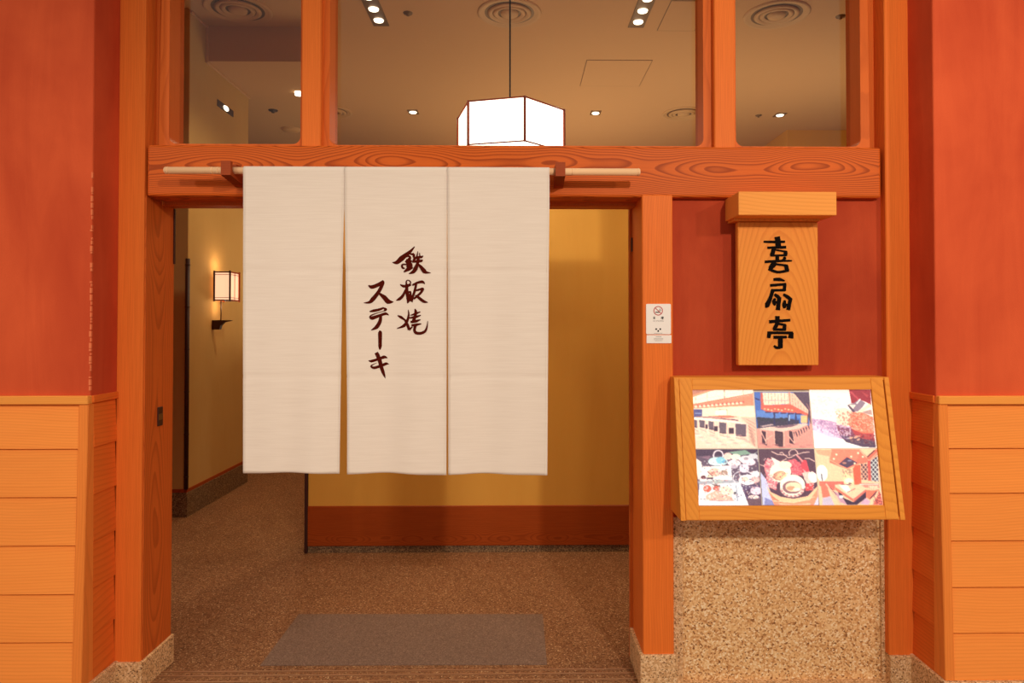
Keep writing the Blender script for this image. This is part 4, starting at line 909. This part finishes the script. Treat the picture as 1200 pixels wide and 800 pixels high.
# square downlights
def downlight(px, py, lab, h=CEIL, s=0.062):
    c = cpt(px, py, h); v = thing('downlight', lab, 'downlight', (c.x, c.y, h-0.012), 'square downlights in the lobby ceiling')
    bm = B(); bx(bm, c.x-s, c.x+s, c.y-s*1.3, c.y+s*1.3, h-0.006, h+0.002, 0.002); obj('trim_plate', bm, 'brass', v)
    bm = B(); lathe(bm, (c.x, c.y, h-0.006), [(0.045, 0), (0.04, -0.008), (0.0, -0.010)], 20); obj('lens', bm, 'bulb', v)
downlight(484, 131, 'square downlight left of the lantern, through the middle transom'); downlight(698, 132, 'square downlight right of the lantern, through the middle transom'); downlight(914, 134.5, 'square downlight seen through the right transom window')
c = cpt(341, 151, zb_); v = thing('ceiling_detector', 'faint round detector low in the left transom, by its right edge', 'detector', (c.x, c.y, zb_-0.03)); bm = B(); lathe(bm, (c.x, c.y, zb_), [(0.11, 0), (0.10, -0.02), (0.05, -0.03), (0, -0.03)], 20); obj('detector_body', bm, 'vent', v)
c = cpt(350, 108, zb_); v = thing('small_spot', 'tiny bright spot lamp at the right edge of the left transom', 'spot lamp', (c.x, c.y, zb_)); bm = B(); cyl(bm, (c.x, c.y, zb_-0.03), (c.x, c.y, zb_), 0.035, 0.04, 16); obj('lamp_head', bm, 'bulb', v)
# recessed lamp in the upper side wall
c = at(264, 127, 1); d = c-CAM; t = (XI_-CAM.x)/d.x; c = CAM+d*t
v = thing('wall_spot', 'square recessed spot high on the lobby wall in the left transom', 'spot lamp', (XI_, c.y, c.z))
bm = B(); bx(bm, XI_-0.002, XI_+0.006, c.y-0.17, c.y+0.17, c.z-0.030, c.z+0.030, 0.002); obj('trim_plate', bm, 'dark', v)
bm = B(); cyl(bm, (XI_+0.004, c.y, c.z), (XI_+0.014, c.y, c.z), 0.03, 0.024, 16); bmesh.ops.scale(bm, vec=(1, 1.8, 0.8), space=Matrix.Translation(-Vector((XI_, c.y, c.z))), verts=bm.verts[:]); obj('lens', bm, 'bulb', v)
# strips of small spots
for (xc, lab) in (((cpt(438, 10)).x, 'recessed strip of small spots left of the lantern'), ((cpt(753, 12)).x, 'recessed strip of small spots right of the lantern')):
    v = thing('spot_strip', lab, 'ceiling lamp', (xc, 5.45, CEIL-0.01), 'recessed spot strips')
    y1 = cpt(600, 31).y
    bm = B(); bx(bm, xc-0.068, xc+0.068, y1-0.86, y1, CEIL-0.006, CEIL+0.002, 0.002); obj('trim_plate', bm, 'brass', v)
    for k in range(4):
        yy = y1-0.12-k*0.205; bm = B(); lathe(bm, (xc, yy, CEIL-0.006), [(0.042, 0), (0.038, -0.010), (0.024, -0.015), (0, -0.016)], 20); obj('lens', bm, 'bulb', v)
# access hatches, sprinklers
for (cs, lab) in (([(688,70),(764,71),(749,100),(680,101)], 'flush access hatch in the ceiling right of the lantern'), ([(790,1),(838,1),(810,36),(768,35)], 'flush access hatch near the right mullion')):
    P4 = [cpt(*p) for p in cs]; x0 = (P4[0].x+P4[3].x)/2; x1 = (P4[1].x+P4[2].x)/2; y0 = (P4[0].y+P4[1].y)/2; y1 = (P4[2].y+P4[3].y)/2
    v = thing('access_hatch', lab, 'hatch', ((x0+x1)/2, (y0+y1)/2, CEIL-0.006), 'ceiling hatches')
    bm = B(); bx(bm, x0-0.006, x1+0.006, y0-0.008, y1+0.008, CEIL-0.002, CEIL+0.002); obj('hatch_gap', bm, 'brass', v)
    bm = B(); bx(bm, x0, x1, y0, y1, CEIL-0.004, CEIL+0.002, 0.001); obj('hatch_panel', bm, 'ceil', v)
for px, py, lab in ((478, 15, 'small ceiling sprinkler between the left spot strip and the lantern cord'), (985, 19, 'small ceiling detector at the top right of the right transom'), (889, 135, 'tiny sprinkler beside the right transom downlight')):
    c = cpt(px, py); v = thing('sprinkler', lab, 'sprinkler', (c.x, c.y, CEIL-0.03))
    bm = B(); lathe(bm, (c.x, c.y, CEIL), [(0.04, 0), (0.036, -0.008), (0.012, -0.010), (0.012, -0.026), (0, -0.026)], 16); obj('sprinkler_head', bm, 'brass', v)
c = cpt(320, 129, zb_); v = thing('sprinkler', 'small dark sprinkler on the brown lowered ceiling', 'sprinkler', (c.x, c.y, zb_-0.03)); bm = B(); lathe(bm, (c.x, c.y, zb_), [(0.05, 0), (0.045, -0.01), (0.015, -0.012), (0.015, -0.03), (0, -0.03)], 16); obj('sprinkler_head', bm, 'dark', v)

# ------------------------------------------------------------------ hexagonal pendant lantern
ZA = 3.9
A = Vector(((at(615, 140, ZA)).x, ZA)); side = 0.343
Bp = Vector((at(550, 140, ZA*1.0225).x, ZA*1.0225)); d0 = (Bp-A).normalized()
hexv = [A]
ang = math.atan2(d0.y, d0.x)
for k in range(5): hexv.append(hexv[-1]+Vector((math.cos(ang-k*math.pi/3), math.sin(ang-k*math.pi/3)))*side)
cen = sum(hexv, Vector((0, 0)))/6
lz0, lz1 = Z(164.8, ZA, 615), Z(113, ZA, 615)
la = thing('pendant_lantern', 'large glowing white hexagonal paper lantern hanging behind the middle window', 'lantern', (cen.x, cen.y, lz0))
for k in range(6):
    a, b = hexv[k], hexv[(k+1) % 6]; n = ((a+b)/2-cen).normalized()*0.004; a2, b2 = a-n, b-n
    bm = B(); prism(bm, [(a2.x, a2.y, lz0+0.004), (b2.x, b2.y, lz0+0.004), (b2.x, b2.y, lz1-0.004), (a2.x, a2.y, lz1-0.004)], (-n.x*0.5, -n.y*0.5, 0)); obj('paper_panel', bm, 'paper', la)
    bm = B(); bar = 0.008; cyl(bm, (a.x, a.y, lz0-0.004), (a.x, a.y, lz1+0.004), bar, n=8); obj('corner_rib', bm, 'peg', la)
    for z in (lz0, lz1):
        bm = B(); cyl(bm, (a.x, a.y, z), (b.x, b.y, z), 0.0045, n=8); obj('edge_rib', bm, 'peg', la)
bm = B(); prism(bm, [(cen.x+(h_.x-cen.x)*0.96, cen.y+(h_.y-cen.y)*0.96, lz0+0.012) for h_ in hexv], (0, 0, 0.004)); obj('bottom_panel', bm, 'paper', la)
bm = B(); prism(bm, [(cen.x+(h_.x-cen.x)*0.96, cen.y+(h_.y-cen.y)*0.96, lz1-0.012) for h_ in hexv], (0, 0, 0.004)); obj('top_panel', bm, 'paper', la)
bm = B(); cyl(bm, (cen.x, cen.y, lz1-0.01), (cen.x, cen.y, CEIL), 0.005, n=10); obj('cord', bm, 'black', la)
bm = B(); cyl(bm, (cen.x, cen.y, CEIL-0.03), (cen.x, cen.y, CEIL), 0.05, n=20); obj('ceiling_cup', bm, 'vent', la)

# ------------------------------------------------------------------ wall lantern
yf_ = 5.95; yk = 6.15
wx0, wx1 = X(251, yf_, 335), X(269.5, yf_, 335); wz1, wz0 = Z(318.5, yf_, 260), Z(351.5, yf_, 260)
sc_ = thing('wall_lantern', 'small lit paper lantern on a bracket on the left lobby wall', 'wall lamp', (XI_, (yf_+yk)/2, wz0))
bm = B(); bx(bm, wx0+0.006, wx1-0.006, yf_+0.006, yk-0.006, wz0+0.006, wz1-0.006); obj('paper_shade', bm, 'paper2', sc_)
for x in (wx0, wx1):
    for y in (yf_, yk):
        bm = B(); bx(bm, x-0.006, x+0.006, y-0.006, y+0.006, wz0-0.012, wz1+0.012); obj('corner_post', bm, 'peg' if y == yk else 'dark', sc_)
for z in (wz0, wz1, wz0+0.022, wz1-0.022):
    th_ = 0.005 if z in (wz0, wz1) else 0.002
    for y in (yf_, yk):
        bm = B(); bx(bm, wx0, wx1, y-th_, y+th_, z-th_, z+th_); obj('rail', bm, 'dark', sc_)
    for x in (wx0, wx1):
        bm = B(); bx(bm, x-th_, x+th_, yf_, yk, z-th_, z+th_); obj('rail', bm, 'peg', sc_)
bm = B(); bx(bm, wx1-0.002, wx1+0.002, (yf_+yk)/2-0.002, (yf_+yk)/2+0.002, wz0, wz1); obj('mullion', bm, 'peg', sc_)
bxx = wx0+0.03
zk = Z(375, yf_, 255); zk0 = Z(386, yf_, 255)
bm = B(); cyl(bm, (bxx, 6.02, zk), (bxx, 6.02, wz0), 0.005, n=8); obj('stem', bm, 'dark', sc_)
bm = B(); prism(bm, [(XI_, 6.0, zk), (wx0+0.125, 6.0, zk), (wx0+0.12, 6.0, zk-0.006), (wx0+0.065, 6.0, zk-0.018), (wx0+0.035, 6.0, zk-0.045), (wx0+0.025, 6.0, zk0), (XI_, 6.0, zk0)], (0, 0.04, 0)); obj('bracket', bm, 'dark', sc_)
lamp('wall_lantern_lamp', 'POINT', ((wx0+wx1)/2, (yf_+yk)/2, wz1+0.06), 0.9, size=0.04, col=(1.0, 0.74, 0.48))
lamp('wall_lantern_lamp', 'POINT', ((wx0+wx1)/2, (yf_+yk)/2, wz0-0.04), 0.8, size=0.03, col=(1.0, 0.74, 0.48))

# ------------------------------------------------------------------ mat on the floor
def fl(px, py):
    d = ROT @ Vector(((px-CX)/F, -(py-CY)/F, -1.0)); return CAM + d*(-CAM.z/d.z)
a, b, c, d = fl(305, 780), fl(641, 779), fl(636, 720), fl(350, 720)
bm = B(); prism(bm, [(p.x, p.y, 0.0005) for p in (a, b, c, d)], (0, 0, 0.003)); mt = obj('door_mat', bm, 'mat'); tag(mt, 'thin grey brown rectangular mat on the floor inside the entrance', 'mat')
